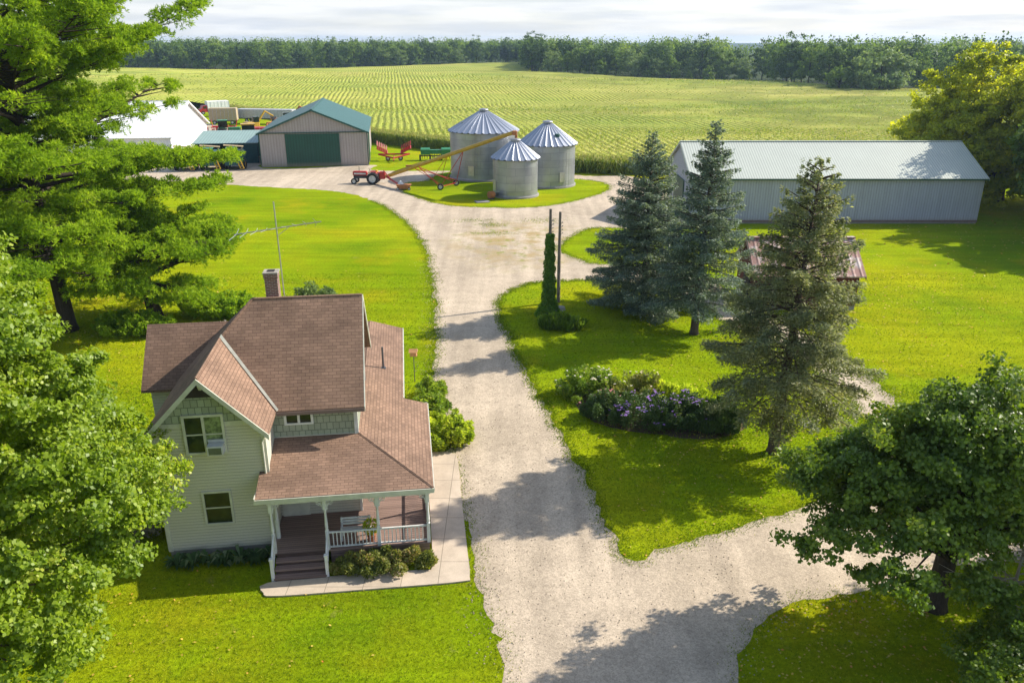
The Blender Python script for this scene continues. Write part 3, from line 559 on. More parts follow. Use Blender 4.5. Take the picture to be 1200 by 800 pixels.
# stair newels and handrails
for s in (.12, 2.22):
    m = MB(); m.b2((s - .06, -2.22, 0), (s + .06, -2.1, 1.0)); m.box((s, -2.16, 1.03), (.16, .16, .06)); n_ = part('newel_post', m, 'white_paint')
    m = MB(); m.tube([(s, -2.1, .92), (s, -1.27, 1.5)], .04, 6); m.tube([(s, -2.1, .3), (s, -1.27, .86)], .03, 6)
    for k in range(5): q = (k + .5) / 5; m.tube([(s, -2.1 + .83 * q, .3 + .56 * q), (s, -2.1 + .83 * q, .92 + .58 * q)], .018, 5)
    part('handrail', m, 'white_paint')
# downspouts and service mast
for (s0, t0, z0, z1) in ((6.5, 6.28, .1, 3.2), (5.28, 16.3, .1, 3.5), (-.1, -.1, .1, 5.4)):
    m = MB(); m.tube([(s0, t0, z0), (s0, t0, z1 - .3), (s0 + (.02 if s0 > 0 else .15), t0, z1)], .045, 6); part('downspout', m, 'trim_cream')
m = MB(); m.tube([(3.56, 7.6, 3.4), (3.56, 7.6, 6.9)], .035, 6); m.tube([(3.56, 7.6, 6.9), (3.72, 7.6, 6.86)], .05, 6); part('service_mast', m, 'steel')
# door, porch window and the wall lamp side
m = MB(); m.b2((.1, 1.44, PZ), (1.24, 1.498, 2.85)); dr = part('door', m, 'trim_cream'); m = MB(); m.b2((.26, 1.425, 1.7), (1.08, 1.439, 2.6)); m.build('pane', 'window_curtain', dr); m = MB(); m.lathe([(.03, 0), (.035, .03), (.02, .06)], 8, (1.12, 1.38, 1.65), 'Y'); m.build('handle', 'steel', dr)
window(1.5, 2.2, 1.5, 2.7, 1.499, 1, 1, .08)
m = MB(); m.b2((3.38, 1.46, PZ), (3.48, 1.56, 4.0)); part('corner_board', m, 'white_paint')
# low roof detail
# things on or beside the house
a = thing('television_antenna', 'grey metal television antenna on a mast beside the brick chimney', 'antenna', (*HW(.42, 5.75), 8.9), TH)
m = MB(); m.tube([(0, 0, -.3), (-.05, 0, 4.6)], .028, 6); part('mast', m, 'aluminium', a); m = MB(); m.tube([(-1.9, .3, 3.15), (1.9, -.3, 3.75)], .024, 5); part('boom', m, 'aluminium', a)
for k in range(9):
    q = k / 8; x = -1.8 + 3.5 * q; L2 = .35 + .75 * (1 - q); m = MB(); z = 3.15 + .6 * (x + 1.9) / 3.8; m.tube([(x - .1, .3 - .16 * (x + 1.9) - L2, z + .03 * k), (x, .3 - .158 * (x + 1.9), z), (x - .1, .3 - .16 * (x + 1.9) + L2, z - .03 * k)], .011, 4); part('element', m, 'aluminium', a)
m = MB(); m.tube([(-.05, 0, 3.1), (.5, .0, 3.5)], .012, 4); part('brace', m, 'aluminium', a)
b = thing('bird_feeder', 'orange-brown wooden bird feeder on a thin pole in the grass beside the drive', 'bird feeder', (-6.07, 45.6, 0))
m = MB(); m.tube([(0, 0, 0), (0, 0, 1.75)], .025, 6); part('pole', m, 'dark_hub', b); m = MB(); m.b2((-.22, -.18, 1.75), (.22, .18, 1.8)); m.prism([(-.16, 1.8), (.16, 1.8), (.16, 2.02), (-.16, 2.02)], 'x', -.18, .18); m.prism([(-.25, 2.02), (.25, 2.02), (0, 2.2)], 'x', -.26, .26); part('feeder_box', m, 'wood_feeder', b)
# bench and pot plant on porch
bn = thing('porch_bench', 'white slatted bench on the porch behind the front railing', 'bench', (*HW(3.3, -.55), PZ), TH)
m = MB()
for k in range(4): m.b2((-.62, -.2 + k * .11, .40), (.62, -.12 + k * .11, .43))
part('seat', m, 'white_paint', bn); m = MB()
for k in range(3): m.b2((-.62, .22, .52 + k * .13), (.62, .25, .61 + k * .13))
part('backrest', m, 'white_paint', bn)
for sx in (-.56, .56): m = MB(); m.b2((sx - .03, -.2, 0), (sx + .03, -.14, .6)); m.b2((sx - .03, .18, 0), (sx + .03, .24, .9)); m.b2((sx - .035, -.22, .6), (sx + .035, .24, .64)); part('leg', m, 'white_paint', bn)
# ------------------------------------------------------------------ farm buildings
def gable_shed(name, label, cat, loc, rz, W, D, ev, rg, wall, roof, ov=.35, trim='white_paint', ridge_axis='y', doors=(), base='foundation', foot=.35):
    """footprint x 0..W, y 0..D; ridge along y or x; doors: (face, a0, a1, z1, mat, name)"""
    t = thing(name, label, cat, loc, rz)
    m = MB(); m.b2((.03, .03, -.3), (W - .03, D - .03, foot)); part('foundation', m, base, t)
    if ridge_axis == 'y': prof = [(0, foot), (W, foot), (W, ev), (W / 2, rg), (0, ev)]; m = MB(); m.prism(prof, 'y', 0, D)
    else: prof = [(0, foot), (D, foot), (D, ev), (D / 2, rg), (0, ev)]; m = MB(); m.prism(prof, 'x', 0, W)
    part('wall', m, wall, t)
    hw = (W if ridge_axis == 'y' else D) / 2; sl = (rg - ev) / hw
    for sg in (-1, 1):
        m = MB(); lo = hw + sg * (hw + ov); zl = rg - sl * (hw + ov) + .1; zr = rg + .1
        if ridge_axis == 'y': P = [(hw, -ov, zr), (lo, -ov, zl), (lo, D + ov, zl), (hw, D + ov, zr)]
        else: P = [(-ov, hw, zr), (-ov, lo, zl), (W + ov, lo, zl), (W + ov, hw, zr)]
        m.slab(P, .09); rf_ = part('roof', m, roof, t)
    m = MB()
    if ridge_axis == 'y': m.b2((hw - .2, -ov - .01, rg + .06), (hw + .2, D + ov + .01, rg + .14))
    else: m.b2((-ov - .01, hw - .2, rg + .06), (W + ov + .01, hw + .2, rg + .14))
    part('ridge_cap', m, trim if False else roof, t)
    # rake trim on ends
    for e in (0, 1):
        for sg in (-1, 1):
            lo = hw + sg * (hw + ov); zl = rg - sl * (hw + ov) + .07; zr = rg + .07; m = MB()
            if ridge_axis == 'y': y = -ov - .003 if e == 0 else D + ov + .003; d = (0, -1 if e == 0 else 1, 0); P = [(hw, y, zr), (lo, y, zl), (lo, y, zl - .25), (hw, y, zr - .25)]
            else: y = -ov - .003 if e == 0 else W + ov + .003; d = (-1 if e == 0 else 1, 0, 0); P = [(y, hw, zr), (y, lo, zl), (y, lo, zl - .25), (y, hw, zr - .25)]
            m.slab(P, .05, d); part('rake_board', m, trim, t)
    for face, a0, a1, z0, z1, mat, nm in doors:
        m = MB()
        if face == 'S': m.b2((a0, -.14, z0), (a1, -.03, z1))
        if face == 'E': m.b2((W + .03, a0, z0), (W + .12, a1, z1))
        if face == 'W': m.b2((-.12, a0, z0), (-.03, a1, z1))
        part(nm, m, mat, t)
    return t
# long pale barn on the right
lb = gable_shed('long_barn', 'long pale grey-blue metal barn with a pale ribbed roof behind the spruces', 'barn', (20.5, 91, 0), 0, 33.2, 14, 5.25, 8.4, 'wall_bluegrey', 'roof_pale', .3, 'roof_pale', 'x', (('W', 4.2, 9.8, .05, 4.3, 'door_green', 'sliding_door'), ('W', 1.2, 2.2, .2, 2.3, 'wall_grey', 'door')))
m = MB(); m.b2((-.02, -.06, .18), (33.22, -.002, .42)); part('skirt_board', m, 'brown_shade', lb)
m = MB(); m.b2((-.3, -.36, 5.02), (33.5, -.32, 5.16)); part('gutter', m, 'door_green', lb)
# green-roofed barn
RB = radians(8.5)
gb = gable_shed('machine_barn', 'beige metal barn with dark green roof and a wide green sliding door', 'barn', (-41.6, 134.0, 0), RB, 17.6, 27, 5.5, 9.1, 'wall_beige', 'roof_green', .35, 'roof_green', 'y', (('S', 4.2, 13.0, .1, 5.3, 'door_green', 'sliding_door'), ('E', 3, 9.5, .1, 4.8, 'door_green', 'sliding_door')), foot=.12)
m = MB(); m.b2((0, -.2, 5.42), (17.6, -.004, 5.56)); m.b2((-.05, -.05, .1), (.12, -.003, 5.4)); m.b2((17.48, -.05, .1), (17.65, -.003, 5.4)); part('trim_band', m, 'door_green', gb)
m = MB(); m.b2((8.57, -.17, .12), (8.63, -.141, 5.28)); part('door_seam', m, 'roof_green', gb)
m = MB(); m.slab([(8.6, -.36, 9.2), (9.4, -.36, 8.88), (9.4, 27.3, 8.88), (8.6, 27.3, 9.24)], .02); 
# white barn far left
gable_shed('white_barn', 'long low barn with a bright white metal roof behind the tall pine', 'barn', (-96.8, 135.4, 0), RB * .8, 38.5, 26, 4.3, 9.2, 'roof_white', 'roof_white', .5, 'roof_white', 'x', (('S', 4, 8, .1, 3.6, 'wall_beige', 'sliding_door'), ('S', 14, 19, .1, 3.6, 'roof_white', 'sliding_door'), ('S', 26, 31, .1, 3.6, 'wall_beige', 'sliding_door')))
# lean-to with mint roof, open front
t = thing('open_shed', 'open-fronted shed with a pale green roof sheltering green harvesters beside the beige barn', 'shed', (-53.6, 137.6, 0), RB)
m = MB(); m.slab([(-.3, -.6, 3.5), (10.4, -.6, 3.5), (10.4, 9.3, 4.6), (-.3, 9.3, 4.6)], .12); part('roof', m, 'roof_mint', t)
m = MB(); m.b2((0, 8.8, 0), (10.2, 9, 4.35)); m.b2((0, 0, 0), (.15, 8.79, 3.45)); part('wall', m, 'teal_dark', t); m = MB(); m.b2((7.4, -.05, 0), (10.2, .08, 3.45)); part('front_panel', m, 'teal_dark', t)
for k in range(3): m = MB(); m.b2((.3 + k * 3.3 - .1, -.1, 0), (.3 + k * 3.3 + .1, .1, 3.45)); part('post', m, 'teal_dark', t)
# red shed
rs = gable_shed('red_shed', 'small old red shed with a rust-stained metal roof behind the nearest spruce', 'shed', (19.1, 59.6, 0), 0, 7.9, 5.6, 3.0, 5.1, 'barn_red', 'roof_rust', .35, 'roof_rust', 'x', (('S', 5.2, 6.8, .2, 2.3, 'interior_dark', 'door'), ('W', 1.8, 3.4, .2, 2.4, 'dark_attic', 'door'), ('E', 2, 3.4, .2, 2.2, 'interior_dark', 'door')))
m = MB(); m.b2((1.5, -.05, 1.2), (2.6, -.03, 2.1)); m.b2((3.2, -.05, 1.2), (4.3, -.03, 2.1)); part('window', m, 'window_glass', rs)
# far small shed near the wood and a deer stand
gable_shed('field_shed', 'tiny pale shed at the far edge of the corn field by the woods', 'shed', (153, 392, float(terr(155, 392))), 0, 7, 5, 3.4, 4.8, 'roof_white', 'wall_grey', .2, 'wall_grey', 'x', (('S', 2.4, 4.4, .2, 2.4, 'wall_beige', 'door'),), foot=.1)
t = thing('hunting_stand', 'small pale hunting stand on legs at the far field edge left of the tiny shed', 'hunting stand', (136, 418, float(terr(136, 418))))
for x, y in ((-.8, -.8), (.8, -.8), (.8, .8), (-.8, .8)): m = MB(); m.tube([(x * 1.3, y * 1.3, -.3), (x, y, 2.5)], .09, 5); part('leg', m, 'grey_wood', t)
m = MB(); m.b2((-1, -1, 2.5), (1, 1, 3.9)); part('cabin', m, 'roof_white', t); m = MB(); m.b2((-1.2, -1.2, 3.9), (1.2, 1.2, 4.05)); part('roof', m, 'roof_mint', t)

# ------------------------------------------------------------------ grain bins
def grain_bin(label, x, y, r, ev, pk, door_a=None, nrib=30):
    t = thing('grain_bin', label, 'grain bin', (x, y, 0), 0, 'galvanised grain bins')
    m = MB(); m.lathe([(r + .18, -.1), (r + .18, .22), (r + .01, .26)], 48); part('base', m, 'foundation', t)
    m = MB(); m.sm = True; n = 64; prof = []
    z = .25
    while z < ev - .01:
        prof += [(r, z), (r - .035, min(z + .26, ev))]; z += .5
    prof.append((r, ev))
    m.lathe(prof, n, cap=False); part('wall', m, 'bin_wall', t)
    # uv on the curved wall: unwrap round it
    wl_ = t.children[-1] if t.children else None
    ob = [o for o in COL.objects if o.parent == t and o.name.startswith('wall')][-1]; me = ob.data; uv = me.uv_layers[0].data
    for p in me.polygons:
        a0 = atan2(p.center.y, p.center.x)
        for li in p.loop_indices:
            c = me.vertices[me.loops[li].vertex_index].co; a = atan2(c.y, c.x)
            if a - a0 > pi: a -= 2 * pi
            if a0 - a > pi: a += 2 * pi
            uv[li].uv = (a * r, c.z)
    # roof: raised ribs between panels
    m = MB(); vs = []; fs = []; R = r + .28; rt = .55
    for k in range(nrib * 4):
        a = 2 * pi * k / (nrib * 4); up = .14 if k % 4 == 0 else 0.
        vs += [(R * cos(a), R * sin(a), ev - .1 + up), (rt * cos(a), rt * sin(a), pk - .25 + up * .6)]
    N = nrib * 4
    for k in range(N): j = (k + 1) % N; fs.append((2 * k, 2 * j, 2 * j + 1, 2 * k + 1))
    m.add(vs, fs); m.add([(R * cos(2 * pi * k / N), R * sin(2 * pi * k / N), ev - .16) for k in range(N)], [tuple(reversed(range(N)))]); part('roof', m, 'bin_roof', t)
    m = MB(); m.lathe([(.62, pk - .35), (.6, pk - .12), (.75, pk - .1), (.7, pk), (.1, pk + .12)], 16); part('roof_cap', m, 'steel', t)
    if door_a is not None:
        a = radians(door_a); M = Matrix.Rotation(a, 4, 'Z')
        m = MB(); m.b2((r - .02, -.45, .9), (r + .07, .45, 2.3)); 
        o = part('door', m, 'aluminium', t); o.rotation_euler[2] = a
        m = MB(); 
        for sy in (-.22, .22): m.tube([(r + .12, sy + .8, .3), (r + .12, sy + .8, ev)], .02, 4)
        for k in range(int(ev / .35)): m.tube([(r + .12, .58, .4 + k * .35), (r + .12, 1.02, .4 + k * .35)], .014, 4)
        o = part('ladder', m, 'steel', t); o.rotation_euler[2] = a
    return t
B1 = grain_bin('largest galvanised grain bin, at the left behind the yellow auger', -4.3, 124.6, 5.15, 7.1, 10.1, 250, 32)
B2 = grain_bin('right-hand galvanised grain bin, second largest, with a small round roof hatch', 5.1, 117.6, 4.05, 6.0, 9.0, 300, 30)
B3 = grain_bin('smallest galvanised grain bin, standing in front of the other two under the auger tip', .45, 109.0, 3.05, 5.15, 7.5, 205, 22)
for bb, a, rr_, zz in ((B2, 300, 2.6, 6.75 + .45), (B3, 60, 1.4, 6.55), (B1, 200, 3.2, 7.1 + .95)):
    m = MB(); m.lathe([(.36, -.15), (.36, .2), (.3, .26)], 12); o = part('roof_hatch', m, 'roof_green' if bb is B2 else 'steel', bb); o.location = (rr_ * cos(radians(a)), rr_ * sin(radians(a)), zz)
m = MB(); m.b2((-.9, -.6, 0), (.9, .6, .12)); slab_ = m.build('stone_slab', 'foundation', None, (-3.9, 103.9, .01), .3); tag(slab_, 'pale concrete slab on the grass in front of the smallest grain bin', 'slab')
fn = thing('bin_fan', 'small orange-brown aeration fan against the foot of the smallest grain bin', 'fan', (-2.75, 106.0, 0), radians(40))
m = MB(); m.lathe([(.42, -.4), (.48, -.3), (.48, .3), (.3, .5)], 14, (0, 0, .6), 'X'); part('housing', m, 'orange_rust', fn); m = MB(); m.b2((.3, -.25, .3), (1.1, .25, .75)); m.b2((-.3, -.3, 0), (.3, .3, .2)); part('duct', m, 'dark_machine', fn)

# ------------------------------------------------------------------ machinery
def wheel(parent, c, r, w_, rim='white_paint', axis='Y', name='wheel'):
    ro = r; prof = [(ro * .6, -w_ / 2), (ro * .92, -w_ / 2), (ro, -w_ * .32), (ro, w_ * .32), (ro * .92, w_ / 2), (ro * .6, w_ / 2)]
    m = MB(); m.lathe(prof, 20, c, axis, False)
    n = 16
    if r > .5:
        for k in range(n):
            a = 2 * pi * k / n
            P = (c[0] + ro * cos(a), c[1], c[2] + ro * sin(a)) if axis == 'Y' else (c[0], c[1] + ro * cos(a), c[2] + ro * sin(a))
            m.box(P, (.07, w_ * .8, .05) if axis == 'Y' else (w_ * .8, .07, .05), 0, 0, Matrix.Rotation(-a + pi / 2, 4, 'Y') if axis == 'Y' else Matrix.Rotation(a + pi / 2, 4, 'X'))
    o = part(name, m, 'black_rubber', parent)
    m = MB(); m.lathe([(ro * .62, -w_ * .3), (ro * .6, -w_ * .12), (ro * .2, -w_ * .15), (ro * .18, -w_ * .4), (.01, -w_ * .4)], 16, c, axis, False); m.lathe([(ro * .62, w_ * .3), (ro * .6, w_ * .12), (ro * .2, w_ * .15), (ro * .18, w_ * .4), (.01, w_ * .4)], 16, c, axis, False); part('rim', m, rim, o)
    return o
def tractor(name, label, loc, rz, body, scale=1., rim='white_paint', cab=False, hood2='white_paint'):
    t = thing(name, label, 'tractor', loc, rz); t.scale = (scale,) * 3
    m = MB(); m.b2((-.5, -.28, .75), (2.3, .28, 1.1)); m.b2((-.9, -.35, .6), (.1, .35, 1.2)); m.b2((2.1, -.18, .4), (2.35, .18, .75)); part('chassis', m, 'dark_machine', t)
    m = MB(); m.box((1.35, 0, 1.42), (1.95, .62, .62), 0, .1); m.b2((2.33, -.26, 1.12), (2.38, .26, 1.66)); part('hood', m, body, t)
    m = MB(); m.b2((.5, -.325, 1.3), (2.2, -.311, 1.5)); m.b2((.5, .311, 1.3), (2.2, .325, 1.5)); part('hood_stripe', m, hood2, t)
    m = MB(); m.tube([(1.5, 0, 1.7), (1.5, 0, 2.35)], .04, 8); part('exhaust', m, 'dark_hub', t)
    for s in (-1, 1): m = MB(); m.prism([(-1.3, 1.35), (-.9, 1.72), (-.1, 1.72), (.25, 1.4), (.25, 1.34), (-.1, 1.64), (-.9, 1.64), (-1.24, 1.3)], 'y', s * .5 - .22, s * .5 + .22); part('fender', m, body, t)
    m = MB(); m.box((-.75, 0, 1.5), (.5, .5, .12), 0, .04); m.box((-1.0, 0, 1.75), (.12, .5, .4), 0, .04); part('seat', m, 'yellow_paint' if not cab else 'dark_machine', t)
    m = MB(); m.tube([(.25, 0, 1.4), (.0, 0, 1.95)], .025, 6); m.tube([(.0 + .22 * sin(a) * .45, .22 * cos(a), 1.95 + .22 * sin(a) * .8) for a in np.linspace(0, 2 * pi, 13)], .018, 5, False); part('steering_wheel', m, 'black_rubber', t)
    for s in (-1, 1): wheel(t, (-.55, s * .95, .82), .82, .42, rim, 'Y', 'rear_wheel'); wheel(t, (2.15, s * .75, .42), .42, .22, rim, 'Y', 'front_wheel')
    if cab:
        m = MB(); m.b2((-1.2, -.65, 2.75), (.45, .65, 2.9)); part('cab_roof', m, body, t); m = MB(); m.b2((-1.1, -.58, 1.75), (.35, .58, 2.74)); part('cab_glass', m, 'window_glass', t)
    return t
tractor('tractor', 'old red and white farm tractor parked beside the foot of the yellow auger', (-20.9, 118.3, 0), radians(176), 'red_paint', 1.05)
# auger
au = thing('grain_auger', 'long yellow grain auger on red wheeled frame rising to the smallest bin', 'auger', (-9.2, 114.6, 0))
lo, hi = Vector((-18.4, 117.6, 1.15)), Vector((.35, 109.2, 8.35)); O = Vector((-9.2, 114.6, 0))
m = MB(); m.tube([lo - O, hi - O], .26, 12); part('tube', m, 'yellow_paint', au)
def along(q): return lo + (hi - lo) * q - O
m = MB(); m.tube([along(.05) + Vector((0, 0, .3)), along(.3) + Vector((0, 0, .36))], .04, 5); m.box(along(.2) + Vector((0, 0, .35)), (1.2, .3, .2)); part('drive_shaft', m, 'orange_rust', au)
m = MB(); h0 = along(1.0); m.box(h0 + Vector((0, 0, -.1)), (.7, .55, .6), 0, .1); m.box(h0 + Vector((.2, 0, -.7)), (.35, .35, .8), 0, .05); part('discharge_head', m, 'orange_rust', au)
wl1, wl2 = Vector((-10.1, 112.9, .45)) - O, Vector((-8.1, 116.4, .45)) - O
m = MB()
for wq in (wl1, wl2):
    m.tube([along(.27) + Vector((0, 0, -.25)), wq], .06, 6); m.tube([along(.24) + Vector((0, 0, -.3)), wq + Vector((.1, 0, .35))], .04, 5); m.tube([wq, along(.62) + Vector((0, 0, -.2))], .05, 6)
    m.tube([along(.27) + Vector((0, 0, -.25)) + (wq - along(.27)) * .6, along(.5)], .035, 5)
m.tube([wl1, wl2], .06, 6); part('frame', m, 'red_paint', au)
for wq in (wl1, wl2): wheel(au, tuple(wq), .45, .24, 'white_paint', 'Y')
m = MB(); m.box(Vector((-19.0, 117.8, 1.3)) - O, (.9, .8, 1.1), 0, .12); m.tube([lo - O, Vector((-15.9, 113.6, .55)) - O], .16, 8); m.tube([Vector((-18.8, 117.8, 2.0)) - O, Vector((-17.6, 115.6, 1.2)) - O], .07, 6); part('gearbox', m, 'red_paint', au)
m = MB(); m.prism([(-.75, .2), (.75, .2), (1.05, .75), (-1.05, .75)], 'y', -.55, .55); o = part('hopper', m, 'orange_rust', au); o.location = Vector((-15.3, 113.2, 0)) - O
m = MB(); m.lathe([(.1, 1.2), (.45, .75), (.4, .7)], 10); o = part('hopper_spout', m, 'white_paint', au); o.location = Vector((-15.8, 113.6, 0)) - O
for dx in (-.8, .8): 
    wheel(au, tuple(Vector((-15.3 + dx, 112.6, .2)) - O), .2, .12, 'white_paint', 'Y', 'caster')

# red tillage implement: V-shaped red frame with folded wings of spring tines
ri = thing('red_cultivator', 'bright red folding cultivator parked on the grass beside the beige barn', 'cultivator', (-20.6, 141.5, 0), radians(6))
m = MB(); m.tube([(-2.7, .6, 1.1), (0, -1.6, .7), (2.7, .6, 1.1)], .14, 6); m.tube([(-2.7, .6, 1.1), (2.7, .6, 1.1)], .14, 6); m.tube([(0, -1.6, .7), (0, .8, .9)], .1, 6); m.tube([(0, -1.6, .7), (0, -3.0, .5)], .09, 6); part('frame', m, 'red_paint', ri)
for s in (-1, 1):
    m = MB()
    for k in range(4):
        y = .4 + k * .5; m.tube([(s * 1.2, y, 1.2 + .1 * k), (s * 2.9, y, 2.0 + .12 * k)], .08, 5)
        for j in range(5): x = 1.3 + j * .38; m.tube([(s * x, y, 1.25 + .47 * (x - 1.2) + .1 * k), (s * (x - .05), y - .15, 1.75 + .5 * (x - 1.2) + .12 * k), (s * (x + .12), y + .1, 2.1 + .5 * (x - 1.2) + .12 * k)], .05, 4)
    m.tube([(s * 1.2, .4, 1.2), (s * 1.2, 1.9, 1.5)], .1, 5); m.tube([(s * 2.9, .4, 2), (s * 2.9, 1.9, 2.36)], .1, 5); part('wing', m, 'red_paint', ri)
    wheel(ri, (s * 1.1, .5, .42), .42, .25)
# green seed drill
gd = thing('green_seed_drill', 'green seed drill with a long box hopper parked on the grass by the largest bin', 'seed drill', (-13.4, 142.5, 0), radians(4))
m = MB(); m.prism([(-.5, 1.0), (.5, 1.0), (.75, 1.9), (.3, 2.15), (-.6, 1.9)], 'x', -2.6, -1.0); m.prism([(-.5, 1.0), (.5, 1.0), (.75, 1.9), (.3, 2.15), (-.6, 1.9)], 'x', 1.0, 2.6); m.prism([(-.3, 1.1), (.4, 1.1), (.5, 1.8), (-.3, 1.8)], 'x', -1.0, 1.0); part('hopper', m, 'green_paint', gd)
m = MB(); m.tube([(-2.6, -.3, .8), (2.6, -.3, .8)], .1, 6); m.tube([(-.6, -.3, .8), (0, -2.6, .5), (.6, -.3, .8)], .07, 5)
for k in range(12): x = -2.4 + k * .436; m.tube([(x, .1, 1.0), (x, .6, .2)], .05, 4)
part('frame', m, 'dark_machine', gd)
for x in (-2.75, -1.0, 1.0, 2.75): wheel(gd, (x, -.1, .5), .5, .26, 'yellow_paint', 'X')

# harvesters with yellow ladders under the open shed
def harvester(label, x, y):
    t = thing('harvester', label, 'harvester', (x, y, 0), RB, 'green harvesters')
    m = MB(); m.box((0, 1.2, 1.8), (3.0, 3.6, 2.2), 0, .25); m.prism([(-.7, 1.0), (-.7, 2.2), (-1.6, 1.6), (-1.6, .8)], 'x', -1.2, 1.2); part('body', m, 'teal_dark', t)
    m = MB(); m.box((-.3, -.1, 2.7), (1.5, 1.3, 1.3), 0, .12); c = part('cab', m, 'window_glass', t); m = MB(); m.box((-.3, -.1, 3.42), (1.7, 1.5, .14), 0, .05); m.build('cab_roof', 'green_paint', c)
    m = MB(); m.tube([(1.2, -1.9, .35), (.1, -1.0, 3.0)], .09, 5); m.tube([(1.75, -1.9, .35), (.65, -1.0, 3.0)], .09, 5)
    for k in range(8): q = k / 8; m.tube([(1.2 - 1.1 * q, -1.9 + .9 * q, .35 + 2.65 * q), (1.75 - 1.1 * q, -1.9 + .9 * q, .35 + 2.65 * q)], .045, 4)
    part('ladder', m, 'yellow_paint', t)
    for s in (-1, 1): wheel(t, (s * 1.5, .2, .85), .85, .5, 'yellow_paint', 'X'); wheel(t, (s * 1.3, 2.6, .5), .5, .3, 'yellow_paint', 'X')
    m = MB(); m.tube([(1.0, .5, 2.8), (1.6, .2, 3.6), (-1.2, -1.2, 4.0)], .13, 6); part('unloading_spout', m, 'tan_box', t)
    m = MB()
    for zz in (.9, 1.5): m.box((-.9, -.72, zz + .6), (.3, .05, .3)); m.box((.8, -.72, zz), (.25, .05, .25))
    part('headlight', m, 'white_paint', t)
harvester('green harvester with a yellow ladder, nearest the beige barn under the mint roof', -45.4, 132.2)
harvester('green harvester with a yellow ladder, middle one under the mint roof', -49.0, 131.6)
harvester('green harvester with a yellow ladder, farthest left under the mint roof', -53.0, 131.0)
# machines in the back yard
tractor('tractor', 'large yellow cab tractor standing in the back yard behind the mint-roofed shed', (-51.8, 159, 0), radians(200), 'yellow_paint', 1.6, 'yellow_paint', True, 'yellow_paint')
tractor('tractor', 'red tractor parked left of the yellow one in the back yard', (-57.6, 162, 0), radians(150), 'red_paint', 1.35, 'red_paint', False)
def wagon(name, label, cat, loc, rz, L_, W_, H_, mat, z0=1.0, rim='white_paint', cab=None):
    t = thing(name, label, cat, loc, rz); m = MB(); m.box((0, 0, z0 + H_ / 2), (L_, W_, H_), 0, .06)
    part('box', m, mat, t); m = MB(); m.b2((-L_ / 2 - 1.2, -.12, z0 - .25), (L_ / 2 - .1, .12, z0 - .01)); m.b2((-L_ / 2, -W_ / 2 + .05, z0 - .2), (L_ / 2, -W_ / 2 + .2, z0 - .005)); m.b2((-L_ / 2, W_ / 2 - .2, z0 - .2), (L_ / 2, W_ / 2 - .05, z0 - .005)); part('chassis', m, 'dark_machine', t)
    n = int(L_ / .9); m = MB()
    for k in range(n + 1):
        x = -L_ / 2 + k * (L_ / n)
        for s in (-1, 1): m.box((x, s * (W_ / 2 + .02), z0 + H_ / 2), (.08, .06, H_ * .96))
    part('side_rib', m, 'steel' if cab is None else mat, t)
    for x in (-L_ * .33, L_ * .33):
        for s in (-1, 1): wheel(t, (x, s * (W_ / 2 - .15), .5), .5, .28, rim)
    if cab: 
        m = MB(); m.prism([(L_ / 2 + .1, .6), (L_ / 2 + 2.3, .6), (L_ / 2 + 2.3, 1.4), (L_ / 2 + 1.6, 1.6), (L_ / 2 + 1.2, 2.4), (L_ / 2 + .1, 2.4)], 'y', -W_ / 2 + .05, W_ / 2 - .05); c = part('cab', m, cab, t); m = MB(); m.b2((L_ / 2 + .4, -W_ / 2, 1.6), (L_ / 2 + 1.15, W_ / 2, 2.2)); m.build('window', 'window_glass', c)
        for s in (-1, 1): wheel(t, (L_ / 2 + 1.4, s * (W_ / 2 - .15), .5), .5, .28, rim)
    return t
wagon('farm_truck', 'red-cabbed truck with a white box parked by the corn behind the white roof', 'truck', (-84, 236, 0), radians(215), 6, 2.5, 2.4, 'roof_white', 1.1, 'white_paint', 'red_paint')
wagon('box_trailer', 'tan box trailer parked at the edge of the corn right of the red truck', 'trailer', (-72, 206, 0), radians(8), 6.5, 2.6, 3.0, 'tan_box', .9)
wagon('long_trailer', 'long silver trailer parked along the corn behind the green-roofed barn', 'trailer', (-62.5, 210, 0), radians(-10), 15, 2.6, 2.2, 'silver_trailer', 1.1)
wagon('grain_wagon', 'red grain wagon standing in the back yard right of the yellow tractor', 'wagon', (-53.5, 176, 0), radians(12), 5, 2.4, 1.3, 'red_paint', 1.0)
wagon('flat_wagon', 'long white wagon standing behind the green-roofed barn corner', 'wagon', (-47.8, 164, 0), radians(10), 7, 2.4, .8, 'silver_trailer', 1.0)
tractor('tractor', 'small green tractor between the wagons at the back of the yard', (-61.5, 176, 0), radians(20), 'green_paint', 1.3, 'yellow_paint', True, 'green_paint')
wagon('hay_wagon', 'orange flat wagon beside the red tractor in the back yard', 'wagon', (-56.5, 168.5, 0), radians(-15), 5.5, 2.4, .7, 'orange_rust', 1.0)
wagon('red_wagon', 'small red wagon in the far left of the back yard beside the white roof', 'wagon', (-66, 172, 0), radians(30), 4, 2.2, 1.6, 'red_paint', 1.0)
def digger(label, x, y, rz, mat, sc):
    t = thing('excavator', label, 'excavator', (x, y, 0), rz); t.scale = (sc,) * 3
    m = MB(); m.box((0, 0, 1.5), (2.6, 2.0, 1.1), 0, .15); part('body', m, mat, t); m = MB(); m.box((.7, -.5, 2.4), (1.1, .9, 1.2), 0, .1); part('cab', m, 'window_glass', t)
    m = MB(); m.tube([(1.2, .3, 1.6), (3.0, .3, 3.8), (4.6, .3, 2.8)], [.26, .22, .16], 6); part('boom', m, mat, t); m = MB(); m.prism([(4.2, 2.7), (5, 2.7), (5, 1.9), (4.5, 1.7)], 'y', -.1, .7); part('bucket', m, 'dark_machine', t)
    for s in (-1, 1): m = MB(); m.box((0, s * .85, .45), (3.0, .45, .85), 0, .3); part('track', m, 'dark_hub', t)
